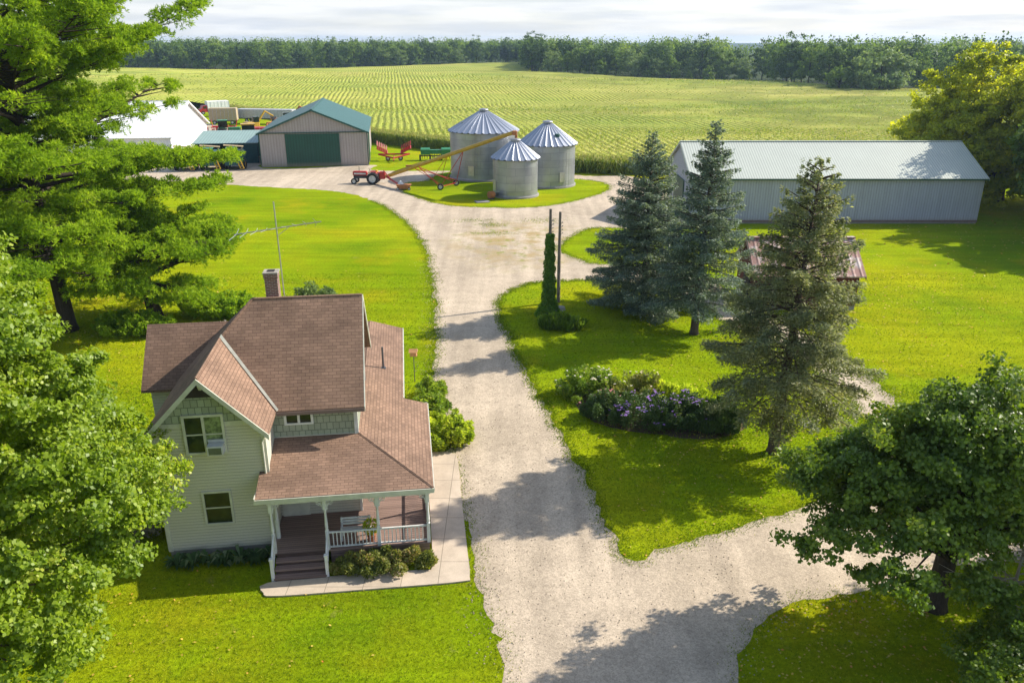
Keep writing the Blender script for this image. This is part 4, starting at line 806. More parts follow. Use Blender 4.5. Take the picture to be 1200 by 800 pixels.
digger('rusty orange excavator with raised boom at the corn edge behind the green roof', -53, 190, radians(20), 'orange_rust', 1.4)
digger('yellow excavator left of the rusty one in the back yard', -59, 186, radians(40), 'yellow_paint', 1.2)

def harrow(label, x, y, rz, mat, sc):
    t = thing('disc_harrow', label, 'harrow', (x, y, 0), rz, 'old implements in the back yard'); t.scale = (sc,) * 3
    m = MB(); m.tube([(-2, -.8, .9), (2, -.8, .9), (2, .9, .9), (-2, .9, .9), (-2, -.8, .9)], .09, 5); m.tube([(0, -.8, .9), (0, -2.8, .6)], .09, 5); m.tube([(-2, .9, .9), (-2.2, 1, 2.0)], .07, 5); m.tube([(2, .9, .9), (2.2, 1, 2.0)], .07, 5); part('frame', m, mat, t)
    for yy in (-.8, .9):
        m = MB()
        for k in range(11): m.lathe([(.02, -.03), (.42, 0), (.02, .03)], 12, (-1.9 + k * .38, yy, .45), 'X')
        part('disc_gang', m, 'steel' if yy > 0 else mat, t)
    for sx in (-1, 1): wheel(t, (sx * 1.2, .1, .45), .45, .26, 'yellow_paint', 'X')
for args in (('red disc harrow close behind the corner of the green-roofed barn', -48.8, 170, .3, 'red_paint', 1.2), ('yellow disc harrow behind the small green tractor', -60, 182, 1.1, 'yellow_paint', 1.2), ('rusty disc harrow beside the small red wagon', -63.5, 168, .7, 'orange_rust', 1.2), ('green disc harrow behind the grain wagon', -50.5, 182, 2.0, 'green_paint', 1.2), ('red disc harrow in front of the tan box trailer', -66, 188, .2, 'red_paint', 1.3), ('rusty disc harrow between the excavators and the long trailer', -56, 197, -.3, 'orange_rust', 1.3)): harrow(*args)
# ------------------------------------------------------------------ utility poles
for nm, lb_, x, y, h, mat in (('vine_pole', 'tall wooden utility pole wrapped in green vine on the lawn island', 2.83, 58.2, 8.3, 'pole_wood'), ('utility_pole', 'bare grey wooden utility pole right behind the vine-covered pole', 3.75, 61.6, 7.4, 'grey_wood')):
    t = thing(nm, lb_, 'pole', (x, y, 0)); m = MB(); m.tube([(0, 0, -.2), (0, 0, h * .5), (0.02, 0, h)], [.15, .13, .1], 10); part('shaft', m, mat, t)
    m = MB()
    for k in range(4): m.tube([(0, .0, h - .9 - k * .28), (.22, 0, h - .88 - k * .28)], .02, 5); m.lathe([(.03, 0), (.05, .03), (.05, .07), (.02, .1)], 8, (.22, 0, h - .88 - k * .28))
    part('insulator', m, 'stone', t)
VINE = [o for o in COL.objects if o.name == 'vine_pole'][0]
wb = MB(); wb.lathe([(.3, 0), (.42, .3), (.35, .6), (.1, .7)], 12); tag(wb.build('boulder', 'stone', None, (3.75, 58.6, 0)), 'pale rounded boulder on the ground at the foot of the vine-covered pole', 'boulder')
# ------------------------------------------------------------------ trees
def broadleaf(name, label, x, y, H, R, mat, bark, nclump, nleaf, lsize, crown_base=.25, trunk_r=.3, lean=(0, 0), squash=1., lobes=.22, rc=.16, group=None, fill=.55, seed=1, shell=.6, cat='tree', jag=.35, limbs=40, z0=0., taper=0., nsub=9, sqy=1., skirt=0.):
    global RNG; keep = RNG; RNG = np.random.default_rng(seed)
    t = thing(name, label, cat, (x, y, z0), 0, group)
    cz = H * (crown_base + (1 - crown_base) * .48); hz = H * (1 - crown_base) * .52
    d = rdir(nclump, .15); ph = RNG.random(6) * 6.28
    az = np.arctan2(d[:, 1], d[:, 0]); el = np.arcsin(np.clip(d[:, 2], -1, 1))
    lob = 1 + lobes * (np.sin(2 * az + ph[0]) * .4 + np.sin(3 * az + 2 * el + ph[1]) * .5 + np.sin(5 * az - 3 * el + ph[2]) * .35 + np.sin(4 * el + 2 * az + ph[3]) * .4)
    rad = (shell + (1 - shell) * RNG.random(nclump) ** fill) * lob
    C = np.stack([d[:, 0] * R * rad, d[:, 1] * R * rad, d[:, 2] * hz * rad * np.where(d[:, 2] < 0, .8, 1)], 1)
    tp = 1 - taper * np.clip(C[:, 2] / hz + .4, 0, 1.4); C[:, 0] *= tp; C[:, 1] *= tp * sqy
    if skirt: sk = np.where(d[:, 2] < 0, 1 + skirt * np.clip(-d[:, 2] * 1.6, 0, 1), 1); C[:, 0] *= sk; C[:, 1] *= sk
    C[:, 0] += lean[0]; C[:, 1] += lean[1]; C[:, 2] += cz
    per = RNG.poisson(nleaf / nclump, nclump) + 2; idx = np.repeat(np.arange(nclump), per); n = len(idx)
    rcl = (rc * R * (.7 + .8 * RNG.random(nclump)))[idx][:, None]
    if nsub > 1:
        so_ = rdir(nclump * nsub) * (RNG.random((nclump * nsub, 1)) ** .4); sub = idx * nsub + RNG.integers(0, nsub, n); off = so_[sub] * rcl + rdir(n) * (RNG.random((n, 1)) ** .5) * rcl * .42
    else: off = rdir(n) * (RNG.random((n, 1)) ** .8) * rcl
    off[:, 2] *= .62
    P = C[idx] + off
    P[:, 2] = np.maximum(P[:, 2], .3)
    outw = unit(P - np.array([lean[0], lean[1], cz - hz * .4]))
    nr = unit(outw * .7 + unit(off) * .5 + rdir(n) * .75 + np.array([0, 0, .55])); ax = unit(rdir(n) + outw * .5 + np.array([0, 0, -.35]))
    s = lsize * (.7 + .6 * RNG.random(n))
    crn = npmesh('crown', quads(P, ax, nr, s * 1.25, s * 1.0), 4, mat, t)
    # rnd: clump tone + leaf tone
    cl = RNG.random(nclump)[idx] * .4 + RNG.random(n) * .6
    crn.data.attributes['rnd'].data.foreach_set('value', cl.astype(np.float32))
    m = MB(); m.sm = True; top = Vector((lean[0] * .8, lean[1] * .8, cz + hz * .45)); r0 = trunk_r
    pts = [Vector((0, 0, -.2)), Vector((0, 0, .35)), Vector((lean[0] * .1, lean[1] * .1, H * crown_base)), Vector((lean[0] * .4, lean[1] * .4, cz)), top]
    m.tube(pts, [r0 * 1.5, r0 * 1.1, r0 * .9, r0 * .55, r0 * .15], 10)
    sel = RNG.choice(nclump, min(limbs, nclump), replace=False)
    for k in sel:
        c = Vector(C[k]); q = min(.92, max(.12, (c.z / H) * .75)); zb = q * (cz + hz * .3); b = Vector((lean[0] * .8 * q, lean[1] * .8 * q, max(zb * .75, H * crown_base * .7)))
        mid = b.lerp(c, .5) + Vector((0, 0, (c - b).length * .12)); rr = r0 * .32 * (1 - q * .5)
        m.tube([b, b.lerp(mid, .5) + Vector((0, 0, .1)), mid, c], [rr, rr * .75, rr * .5, rr * .12], 5, False)
    part('trunk', m, bark, t)
    RNG = keep; return t

def spruce(name, label, x, y, H, R, mat, bark, z_low, dens, seed, droop=.25, step=.36, lean=0., group=None, gappy=0., power=.85, bl=.17, fluff=.1):
    global RNG; keep = RNG; RNG = np.random.default_rng(seed); rr = random.Random(seed)
    t = thing(name, label, 'spruce tree', (x, y, 0), 0, group)
    m = MB(); m.sm = True; m.tube([(0, 0, -.2), (0, 0, .3), (lean * .4, 0, H * .4), (lean, 0, H * .99)], [.42, .3, .2, .02], 9)
    PC = []; PA = []; PN = []; z = z_low
    while z < H - .15:
        f = (z - z_low) / (H - z_low); L0 = R * ((1 - f) ** power) * (.45 + .55 * min(1, (f + .12) / .22)) + .12
        nb = rr.choice((5, 6, 7)) if f < .85 else 4; a0 = rr.random() * 6.28
        for k in range(nb):
            if rr.random() < gappy * (1.3 - f): continue
            a = a0 + 2 * pi * k / nb + rr.uniform(-.35, .35); ln = L0 * rr.uniform(.62, 1.18)
            d = np.array([cos(a), sin(a), 0]); s = np.array([-sin(a), cos(a), 0]); up = rr.uniform(-.05, .28) + f * .5; dr = droop * (1 - f * .7) * rr.uniform(.6, 1.4)
            zz = z + rr.uniform(-.15, .15)
            def pt(u): return np.array([lean * (zz / H), 0, zz]) + d * (ln * u) + np.array([0, 0, ln * (up * u - dr * 2.2 * u * u + dr * .9 * u ** 3 * (1.2))])
            pts = [pt(u) for u in (0, .35, .7, 1)]
            if ln > .5: m.tube(pts, [.05 * (1 - f * .6), .035, .022, .008], 4, False)
            n = int(dens * (ln ** 1.6) * 1.9 + 12); u = RNG.random(n) ** .75 * .93 + .1 if gappy < .1 else RNG.random(n) ** .6 * .8 + .24
            wdt = .36 * ln * np.clip(1.12 - u, .08, 1) ** .8 * np.clip(u * 3.5, .2, 1)
            lat = (RNG.random(n) * 2 - 1); base = np.stack([pt(q) for q in u]); sg = np.sign(lat)
            # twigs: quantise lateral fans so gaps show between them
            tw = np.round(u * ln / .26) * .26 / ln; base = np.stack([pt(q) for q in tw + (RNG.random(n) - .5) * .05])
            al = np.abs(lat) * wdt
            C = base + s * (sg * al)[:, None] + d * (al * .55)[:, None]; C[:, 2] -= al * .32 + np.abs(RNG.normal(size=n)) * fluff * min(1.6, ln) - .03; C += RNG.normal(size=(n, 3)) * fluff * .35
            ax = d * .6 + s * (sg * .75)[:, None] + RNG.normal(size=(n, 3)) * .38; ax[:, 2] += .05
            PC.append(C); PA.append(ax); nn = RNG.normal(size=(n, 3)) * .55; nn[:, 2] += 1.; PN.append(nn)
        z += step * rr.uniform(.75, 1.2) * (1 - .35 * f)
    C = np.concatenate(PC); A = np.concatenate(PA); N = np.concatenate(PN); n = len(C); s = bl * (.7 + .6 * RNG.random(n))
    npmesh('foliage', quads(C, A, N, s, s * .42), 4, mat, t)
    part('trunk', m, bark, t); RNG = keep; return t

def pine(name, label, x, y, H, R, mat, bark, seed, nlimb=64, z_low=4.5, tuft=26, bias=(0, 0)):
    global RNG; keep = RNG; RNG = np.random.default_rng(seed); rr = random.Random(seed)
    t = thing(name, label, 'pine tree', (x, y, 0)); m = MB(); m.sm = True
    m.tube([(0, 0, -.3), (0, 0, .5), (-.3, 0, H * .3), (-.6, .2, H * .6), (-1.2, .2, H * .97)], [.75, .55, .42, .28, .05], 10)
    cl = []
    for i in range(nlimb):
        f = (i + rr.random()) / nlimb; z = z_low + (H - z_low - .5) * f; a = i * 2.4 + rr.uniform(-.4, .4)
        prof = (.72 + .5 * sin(pi * min(1, f * 1.15) ** .8)) * (1 - f ** 3.2) + .08
        ln = R * prof * rr.uniform(.55, 1.08) * (1 + .25 * cos(a) * (bias[0]))
        d = Vector((cos(a), sin(a), 0)); s = Vector((-sin(a), cos(a), 0)); up = rr.uniform(-.02, .3) + f * .35; b0 = Vector((-.4 * f - .3 * f, .1, z))
        bend = rr.uniform(-.25, .25)
        def pt(u): return b0 + d * (ln * u) + s * (ln * bend * u * u) + Vector((0, 0, ln * (up * u - .32 * u * u * (1 - f) + .14 * u ** 3)))
        if bias[1]:
            for _ in range(14):
                e_ = pt(1.); ze_ = 20 - (20 - e_.z) * 55 / (55 + e_.y); xe_ = e_.x * 55 / (55 + e_.y)
                if (xe_ > 4.4 and 13.3 < ze_ < 18) or (xe_ > 10.2 and ze_ > 11) or (xe_ > 9.8 and ze_ > 17.5): ln *= .88
                else: break
        rad = .17 * (1 - f * .6) * (ln / R + .3); m.tube([pt(u) for u in (0, .2, .4, .6, .8, 1)], [rad, rad * .8, rad * .65, rad * .45, rad * .28, .02], 6, False)
        nc = int(4 + ln * 2.0)
        for k in range(nc):
            u = .3 + .7 * (k + rr.random()) / nc; side = rr.uniform(-1, 1) * ln * .34 * (1.15 - u) * 1.6; p = pt(u); q = p + s * side + d * abs(side) * .35 + Vector((0, 0, abs(side) * .12 + rr.uniform(-.1, .35)))
            if abs(side) > .5: m.tube([p - d * abs(side) * .25, p.lerp(q, .5), q], [rad * .35 + .01, .03, .012], 4, False)
            cl.append((q.x, q.y, q.z, rr.uniform(.55, 1.0) * (1.05 - .3 * f)))
    for k in range(12):   # leader
        cl.append((-1.1 + rr.uniform(-.8, .8), rr.uniform(-.8, .8), H - 2 + k * .2, .6))
    C = np.array(cl)
    if bias[1]:   # open, one-sided crown: bare gap between the upper and the middle boughs, thin skirt
        ze = 20 - (20 - C[:, 2]) * 55 / (55 + C[:, 1]); xe = C[:, 0] * 55 / (55 + C[:, 1])
        g_ = ((xe > 3.6) & (ze > 13.5) & (ze < 17.9)) & (RNG.random(len(C)) > .26); g_ |= (xe > 9.9) & (ze > 11.3); g_ |= (ze < 6.5) & (RNG.random(len(C)) < .25); g_ |= (xe > 9.6) & (ze > 17.9)
        C = C[~g_]
    nC = len(C); idx = np.repeat(np.arange(nC), tuft); nt_ = len(idx); off = rdir(nt_, .35) * (RNG.random((nt_, 1)) ** .4); off[:, 2] *= .62
    T = C[idx, :3] + off * C[idx, 3][:, None] * .95; out_ = unit(off + np.array([0, 0, .55]))
    nb = 9; B = np.repeat(np.arange(nt_), nb); n = len(B); dr = unit(out_[B] * .8 + rdir(n) * .85); ln_ = .26 * (.7 + .6 * RNG.random(n))
    P = T[B] + dr * ln_[:, None] * .5
    rn = np.clip(RNG.random(nC)[idx][B] * .35 + RNG.random(nt_)[B] * .35 + RNG.random(n) * .35, 0, 1)
    npmesh('foliage', quads(P, dr, rdir(n) + np.array([0, 0, .6]), ln_, ln_ * .2), 4, mat, t, rn)
    part('trunk', m, bark, t); RNG = keep; return t

def shrub(name, label, x, y, rx, ry, h, mat, n, ls, cat='shrub', flowers=None, seed=1, up=.2, nst=10, spiky=0., group=None, z=0., frac=.35, rz=0., aspect=1.9):
    global RNG; keep = RNG; RNG = np.random.default_rng(seed); t = thing(name, label, cat, (x, y, z), rz, group)
    nc = max(14, int((rx * ry) * 16)); a = RNG.random(nc) * 6.28; r = RNG.random(nc) ** .5; ch = h * (1 - .55 * r ** 2) * (.6 + .45 * RNG.random(nc))
    CX, CY = r * rx * np.cos(a), r * ry * np.sin(a); idx = RNG.integers(0, nc, n); q = RNG.random(n) ** .6
    rad = frac * .9 * (.5 + .6 * np.sin(pi * np.clip(q, .05, .95))) * min(1., h); o = rdir(n)
    P = np.stack([CX[idx] * (.75 + .25 * q) + o[:, 0] * rad, CY[idx] * (.75 + .25 * q) + o[:, 1] * rad, ch[idx] * q + np.abs(o[:, 2]) * .1 + .03], 1)
    ax = unit(o * (1 - spiky) + np.array([0, 0, up + spiky * 1.5])); nr = unit(rdir(n) * .7 + o * .4 + np.array([0, 0, .6])); s = ls * (.65 + .7 * RNG.random(n))
    rn = np.clip(RNG.random(nc)[idx] * .5 + RNG.random(n) * .5, 0, 1)
    fol = quads(P, ax, nr, s * aspect * .75, s * .75); fmi = np.zeros(n, int); fmats = [mat]
    m = MB()
    for k in range(nst): i = k % nc; m.tube([(CX[i] * .2, CY[i] * .2, -.05), (CX[i] * .6, CY[i] * .6, ch[i] * .4), (CX[i], CY[i], ch[i] * .85)], [.03, .02, .008], 4, False)
    part('stem', m, 'bark_dark', t)
    if flowers:
        for mat_, nf in flowers:
            k = RNG.integers(0, max(2, nc // 2), nf) if mat_ != 'petal_white' else RNG.integers(0, nc, nf); F = np.stack([CX[k], CY[k], ch[k] + .06], 1) + RNG.normal(size=(nf, 3)) * [.14, .14, .05]
            m5 = np.repeat(np.arange(nf), 5); aa = RNG.random(len(m5)) * 6.28; dd = np.stack([np.cos(aa), np.sin(aa), RNG.random(len(m5)) * .5], 1); PP = F[m5] + dd * .04
            fol = np.concatenate([fol, quads(PP, dd, np.tile([0, -.3, 1.], (len(m5), 1)), .1 * np.ones(len(m5)), .07 * np.ones(len(m5)))]); fmats.append(mat_); fmi = np.concatenate([fmi, np.full(len(m5), len(fmats) - 1)]); rn = np.concatenate([rn, RNG.random(len(m5))])
    npmesh('foliage', fol, 4, mat, t, rn, None, fmats, fmi)
    RNG = keep; return t

broadleaf('maple_tree', 'large bright green maple filling the lower left corner in front of the house', -18.9, 18.7, 19.0, 7.7, 'leaf_maple_bright', 'bark_grey', 760, 620000, .104, .02, .45, lobes=.16, rc=.11, seed=5, shell=.5, limbs=160, taper=.3, skirt=.28)
broadleaf('maple_tree', 'dark green broad-crowned maple on the lawn at the lower right beside the drive fork', 15.9, 24.5, 9.2, 6.4, 'leaf_maple_dark', 'bark_dark', 210, 165000, .11, .36, .36, lobes=.4, rc=.125, seed=9, shell=.4, limbs=110, taper=.42, sqy=.7, lean=(0, -.9))
broadleaf('maple_tree', 'lighter green leafy tree cut off by the right edge behind the dark maple', 25.0, 25.6, 9.0, 4.6, 'leaf_maple_dark', 'bark_dark', 190, 100000, .105, .2, .25, lobes=.2, rc=.15, seed=14, shell=.5, limbs=60)
broadleaf('sapling', 'small bushy tree at the bottom right corner in front of the dark maple', 16.6, 18.6, 4.6, 3.3, 'leaf_maple_dark', 'bark_grey', 120, 50000, .09, .15, .12, lobes=.3, rc=.17, seed=21, shell=.4, limbs=70)
broadleaf('golden_tree', 'big golden-green tree in low sun at the right end of the long barn', 64.3, 104.8, 18.0, 11.4, 'leaf_golden', 'bark_dark', 520, 260000, .26, .04, .5, lobes=.34, rc=.15, seed=31, shell=.5, limbs=90)
broadleaf('broad_tree', 'dark green tree behind the golden tree, mostly beyond the right edge', 75, 100, 19, 9.5, 'leaf_maple_dark', 'bark_dark', 200, 30000, .45, .1, .4, lobes=.25, rc=.17, seed=33, shell=.5, limbs=30)
broadleaf('broad_tree', 'tall tree beyond the right edge that shades the far lawn', 64.5, 90.5, 15, 7.3, 'leaf_maple_dark', 'bark_dark', 160, 22000, .42, .15, .4, lobes=.3, rc=.18, seed=35, shell=.5, limbs=30)
broadleaf('broad_tree', 'tree beyond the right edge beside the far lawn, nearest the camera of its row', 60.5, 78.5, 12, 6.0, 'leaf_maple_dark', 'bark_dark', 140, 18000, .4, .15, .4, lobes=.3, rc=.18, seed=36, shell=.5, limbs=30)
# bare dead limbs at right edge
t = thing('dead_sapling', 'leafless grey sapling with bare twigs at the right edge beside the dark maple', 'bare tree', (17.0, 22.4, 0)); m = MB(); rr = random.Random(4)
m.tube([(0, 0, 0), (.1, 0, 2.2), (.2, .1, 5.2)], [.09, .07, .02], 6)
for k in range(34):
    z = rr.uniform(1.6, 5.1); a = rr.uniform(0, 6.28); ln = rr.uniform(1., 2.7) * (1.15 - z / 8); p0 = Vector((.15, .05, z)); d = Vector((cos(a), sin(a), rr.uniform(-.1, .5))); p1 = p0 + d * ln * .5; p2 = p0 + d * ln + Vector((0, 0, rr.uniform(-.2, .2)))
    m.tube([p0, p1, p2], [.035, .022, .006], 4, False)
    for j in range(4): q = rr.uniform(.3, .95); b = p0.lerp(p2, q); m.tube([b, b + Vector((rr.uniform(-.5, .5), rr.uniform(-.5, .5), rr.uniform(-.1, .4)))], [.014, .004], 3, False)
part('trunk', m, 'dead_wood', t)

pine('white_pine', 'huge white pine with layered bright green boughs at the upper left', -32.5, 55, 27.5, 13.2, 'needle_pine', 'bark_dark', 42, 128, 4.4, 44, (0, 1))
pine('white_pine', 'second tall pine at the left edge half hidden by the huge one', -39.5, 58, 21, 8.5, 'needle_pine', 'bark_dark', 43, 60, 3.4, 30)
pine('white_pine', 'small young pine below the boughs of the huge one, behind the rear west wing', -27.2, 57.5, 9.5, 5.2, 'needle_pine', 'bark_dark', 44, 34, 1.6, 26)
spruce('blue_spruce', 'dense bluish spruce with boughs to the ground, leftmost of the three', 10.4, 60.2, 13.6, 4.9, 'needle_blue', 'bark_spruce', .6, 46, 51, .22, .36, 0, 'spruces on the lawn island', 0, .8)
spruce('blue_spruce', 'blue-green spruce with a bare lower trunk, middle one of the three', 13.2, 54.2, 15.0, 3.9, 'needle_blue', 'bark_spruce', 2.4, 50, 52, .2, .36, .3, 'spruces on the lawn island', .08, .85)
spruce('spruce_tree', 'thin olive-green spruce with sparse drooping boughs and visible trunk, nearest of the three', 13.5, 36.5, 14.9, 3.95, 'needle_olive', 'bark_spruce', 3.1, 46, 53, .28, .29, .5, 'spruces on the lawn island', .14, .7, .16, .12)

# shrubs round the place
shrub('porch_shrub', 'wide low shrub with pinkish tips in front of the porch railing', *HW(4.45, -1.95), 2.2, .65, .95, 'leaf_shrub_red', 9000, .085, seed=3, rz=TH)
shrub('side_shrub', 'sunlit yellow-green shrub by the drive, at the corner of the porch', *HW(7.55, 8.6), 1.35, 1.5, 2.0, 'leaf_yellow_shrub', 6500, .15, seed=4)
shrub('side_shrub', 'taller leafy shrub against the east side of the house behind the yellow-green one', *HW(6.75, 11.3), 1.1, 1.7, 1.7, 'leaf_shrub', 5500, .14, seed=5)
shrub('side_shrub', 'small pale shrub farthest back along the east side of the house', *HW(6.9, 14.2), 1.0, 1.2, 1.3, 'leaf_shrub', 3500, .13, seed=6)
for k in range(7):
    p = HW(-3.9 + k * .62, -.55 - .12 * (k % 2)); t = thing('hosta_plant', 'striped hosta in the shaded front-wall row, ' + ['nearest the maple', 'second from the maple', 'third from the maple', 'middle one of the row', 'third from the porch steps', 'second from the porch steps', 'nearest the porch steps'][k], 'hosta', (p[0], p[1], 0), 0, 'hostas along the front wall')
    nl = 46; a = RNG.random(nl) * 6.28; e = .3 + RNG.random(nl) * .7; V = []
    for i in range(nl):
        d = Vector((cos(a[i]), sin(a[i]), 0)); s_ = Vector((-sin(a[i]), cos(a[i]), 0)); L_ = .42 + .22 * random.random(); w_ = .075; z1 = L_ * e[i]
        A_, B_, C_ = d * .05, d * L_ * .55 + Vector((0, 0, z1 * .9)), d * L_ + Vector((0, 0, z1 * .55))
        V += [A_, B_ - s_ * w_, C_, B_ + s_ * w_]
    npmesh('foliage', [tuple(v) for v in V], 4, 'leaf_hosta', t)
    m = MB(); m.tube([(0, 0, 0), (0, 0, .15)], [.05, .02], 5); part('stem', m, 'leaf_ivy', t)
# flower bed as individual clumps
FB = [('airy pale green shrub with white blooms at the left end of the flower bed', 4.6, 43.6, 1.6, 1.5, 1.3, 'leaf_shrub', 6500, .1, [('petal_white', 60)], 0.),
      ('reddish-brown seed-headed perennials at the back of the flower bed', 7.4, 43.2, 1.9, 1.2, 1.2, 'leaf_shrub_red', 6500, .09, [('petal_white', 30)], .3),
      ('tall spiky golden perennial in the back right of the flower bed', 9.6, 42.4, 1.5, 1.0, 1.1, 'leaf_yellow_shrub', 3800, .09, None, .6),
      ('dark leafy clump with pink blooms nearest the drive in the flower bed', 5.4, 40.4, 1.2, 1.2, 1.25, 'leaf_shrub_dark', 6000, .09, [('petal_pink', 24)], 0.),
      ('dark green clump with purple asters in the middle of the flower bed', 7.4, 39.9, 1.6, 1.4, 1.5, 'leaf_shrub_dark', 8500, .09, [('petal_purple', 150)], 0.),
      ('dark green clump dotted with lilac asters, right of the middle of the flower bed', 9.5, 39.7, 1.4, 1.4, 1.35, 'leaf_shrub_dark', 7000, .1, [('petal_purple', 120)], 0.),
      ('arching grassy clump at the right end of the flower bed', 11.2, 39.4, 1.3, 1.2, 1.2, 'leaf_shrub_dark', 4500, .13, None, .5)]
for k, (lb_, x, y, rx, ry, h, mt, n, ls, fl, sp) in enumerate(FB): shrub('flower_clump', lb_, x, y, rx * 1.2, ry * 1.2, h * 1.35, mt, int(n * 1.6), ls, 'perennial', fl, 60 + k, spiky=sp, aspect=2.6 if sp > .4 else 1.8)
bed = catmull([(3.4, 45), (3.9, 41.5), (5.2, 39.3), (8, 38.3), (11, 38.0), (12.7, 39.2), (12.2, 41.2), (10.8, 43.2), (8, 44.5), (5.5, 45.4)], .5, True, .08)
struct(sheet('flower_bed_soil', bed, .018, 'soil'))
shrub('yucca_clump', 'low spiky plant clump on the grass in front of the vine-covered pole', 3.6, 55.4, 1.8, 1.0, 1.25, 'leaf_shrub', 3200, .2, seed=71, spiky=.5, aspect=3)
shrub('juniper_bush', 'low spreading green juniper behind the house left of the chimney', -22.5, 58.5, 3.2, 1.9, 2.0, 'needle_pine', 9000, .16, seed=72)
shrub('juniper_bush', 'second low green juniper behind the rear west wing', -27.5, 54.5, 3.0, 1.8, 1.8, 'needle_pine', 8000, .16, seed=73)
shrub('dry_bush', 'twiggy grey-brown bush behind the rear wing roof', -20.4, 53.0, 1.8, 1.2, 1.5, 'twig_grey', 5200, .13, seed=74, spiky=.3)
shrub('grey_bush', 'grey-green rounded bush showing over the main roof ridge right of the chimney', -15.6, 59.6, 2.0, 1.6, 2.3, 'leaf_far_pale', 6000, .15, seed=75)
shrub('dry_bush', 'bare brown brush in the shade between the maple and the house', *HW(-6.2, 2.5), 1.3, 2.2, 1.6, 'twig_grey', 4200, .12, seed=76, spiky=.3)
# vine on pole
n = 12000; zz = RNG.random(n) ** 1.15 * 6.4; a = RNG.random(n) * 6.28; r = (.24 + .34 * np.clip(1 - zz / 7.5, 0, 1)) * (.6 + .5 * RNG.random(n)) * (1 + .15 * np.sin(zz * 7.3 + 3 * a)) + np.clip(1.1 - zz, 0, 1) * .5
P = np.stack([r * np.cos(a), r * np.sin(a), zz + .05], 1); nr = np.stack([np.cos(a), np.sin(a), np.full(n, .5)], 1) + RNG.normal(size=(n, 3)) * .4
npmesh('vine', quads(P, RNG.normal(size=(n, 3)) + [0, 0, -1], nr, RNG.uniform(.08, .15, n), .1 * np.ones(n)), 4, 'leaf_ivy', VINE)
pp = thing('pot_plant', 'yellow-green potted plant standing by the porch bench', 'potted plant', (*HW(3.95, -.9), PZ)); m = MB(); m.lathe([(.13, 0), (.18, .3), (.2, .34), (.16, .34)], 12); part('pot', m, 'clay', pp)
P = rdir(260, .3) * .32 + [0, 0, .72]; npmesh('foliage', quads(P, rdir(260), rdir(260, .5), .13 * np.ones(260), .09 * np.ones(260)), 4, 'leaf_yellow_shrub', pp)

# ------------------------------------------------------------------ far woodland: front trees one by one
def yfar(x): return np.interp(x, [-900, -304, -186, -79, 12, 18, 69, 128, 133, 164, 260, 700], [560, 608, 608, 645, 700, 492, 452, 448, 336, 330, 300, 250])
def proto(i, H, R, mat, n, ls, lobes, base, sq=1.):
    return broadleaf('woodland_tree', 'x', 0, 0, H, R, mat, 'bark_dark', 90, n * 4, ls * .6, base, .35, lobes=lobes, rc=.22, seed=100 + i, shell=.25, limbs=6, nsub=1)
PR = [proto(0, 20, 7.5, 'leaf_far_dark', 900, 1.15, .3, .06), proto(1, 17, 6.5, 'leaf_far_mid', 800, 1.1, .35, .04), proto(2, 22, 6.5, 'leaf_far_dark', 800, 1.15, .3, .1), proto(3, 15, 7, 'leaf_far_pale', 800, 1.05, .3, .03), proto(4, 21, 8.5, 'leaf_far_mid', 1000, 1.2, .35, .08), proto(5, 9, 4.2, 'leaf_far_mid', 500, .9, .35, .02)]
KL = ['dark rounded broadleaf tree in the front row of the distant woodland edge', 'mid-green broadleaf tree in the front row of the distant woodland edge', 'tall narrow dark tree in the front row of the distant woodland edge', 'pale grey-green tree in the front row of the distant woodland edge', 'broad mid-green tree in the front row of the distant woodland edge', 'low bushy tree standing out before the distant woodland edge']
for p_, l_ in zip(PR, KL): p_['label'] = l_; p_['group'] = 'trees along the distant woodland edge'
rr = random.Random(77); used = set(); x = -330.; FT = []
while x < 250:
    y = float(yfar(x)); FT.append((x + rr.uniform(-2, 2), y + rr.uniform(2, 9), rr.choice((0, 1, 1, 2, 3, 4)), rr.uniform(.72, 1.05)))
    if rr.random() < .3: FT.append((x + rr.uniform(-3, 3), y + rr.uniform(-4, 1), 5, rr.uniform(.5, 1.1)))
    x += rr.uniform(5.5, 8.5) if y > 400 else rr.uniform(6, 9)
for q in np.linspace(.05, .95, 20): FT.append((14 + rr.uniform(-2, 5), 495 + (700 - 495) * q, rr.choice((0, 2, 4)), rr.uniform(.85, 1.05)))
for q in np.linspace(.05, .95, 10): FT.append((131 + rr.uniform(0, 5), 345 + 100 * q, rr.choice((0, 2, 4)), rr.uniform(.85, 1.0)))
KS = ['dark rounded tree', 'mid-green tree', 'tall narrow dark tree', 'pale grey-green tree', 'broad mid-green tree', 'low bushy tree']
SEC = [(215, 'beside the tall pine'), (300, 'above the white barn'), (375, 'above the left of the green-roofed barn'), (440, 'above the right of the green-roofed barn'), (530, 'left of the grain bins'), (610, 'above the largest bin'), (700, 'above the right-hand bin'), (770, 'above the leftmost spruce'), (850, 'above the middle spruce'), (910, 'above the left half of the long barn'), (960, 'left of the tiny field shed'), (1010, 'right of the tiny field shed'), (1070, 'behind the big grey-green tree'), (9999, 'behind the golden tree')]
def klab(k, x, y):
    px = 600 + 933 * x / (y * .935 + 7); return KS[k] + ' in the far woods, ' + next(n_ for lim, n_ in SEC if px < lim)
for (x, y, k, s) in FT:
    z = float(terr(x, y)) - .2
    if k not in used: used.add(k); PR[k].location = (x, y, z); PR[k].scale = (s,) * 3; PR[k].rotation_euler[2] = rr.uniform(0, 6.28); PR[k]['label'] = klab(k, x, y)
    else: dup(PR[k], (x, y, z), rr.uniform(0, 6.28), klab(k, x, y), s)
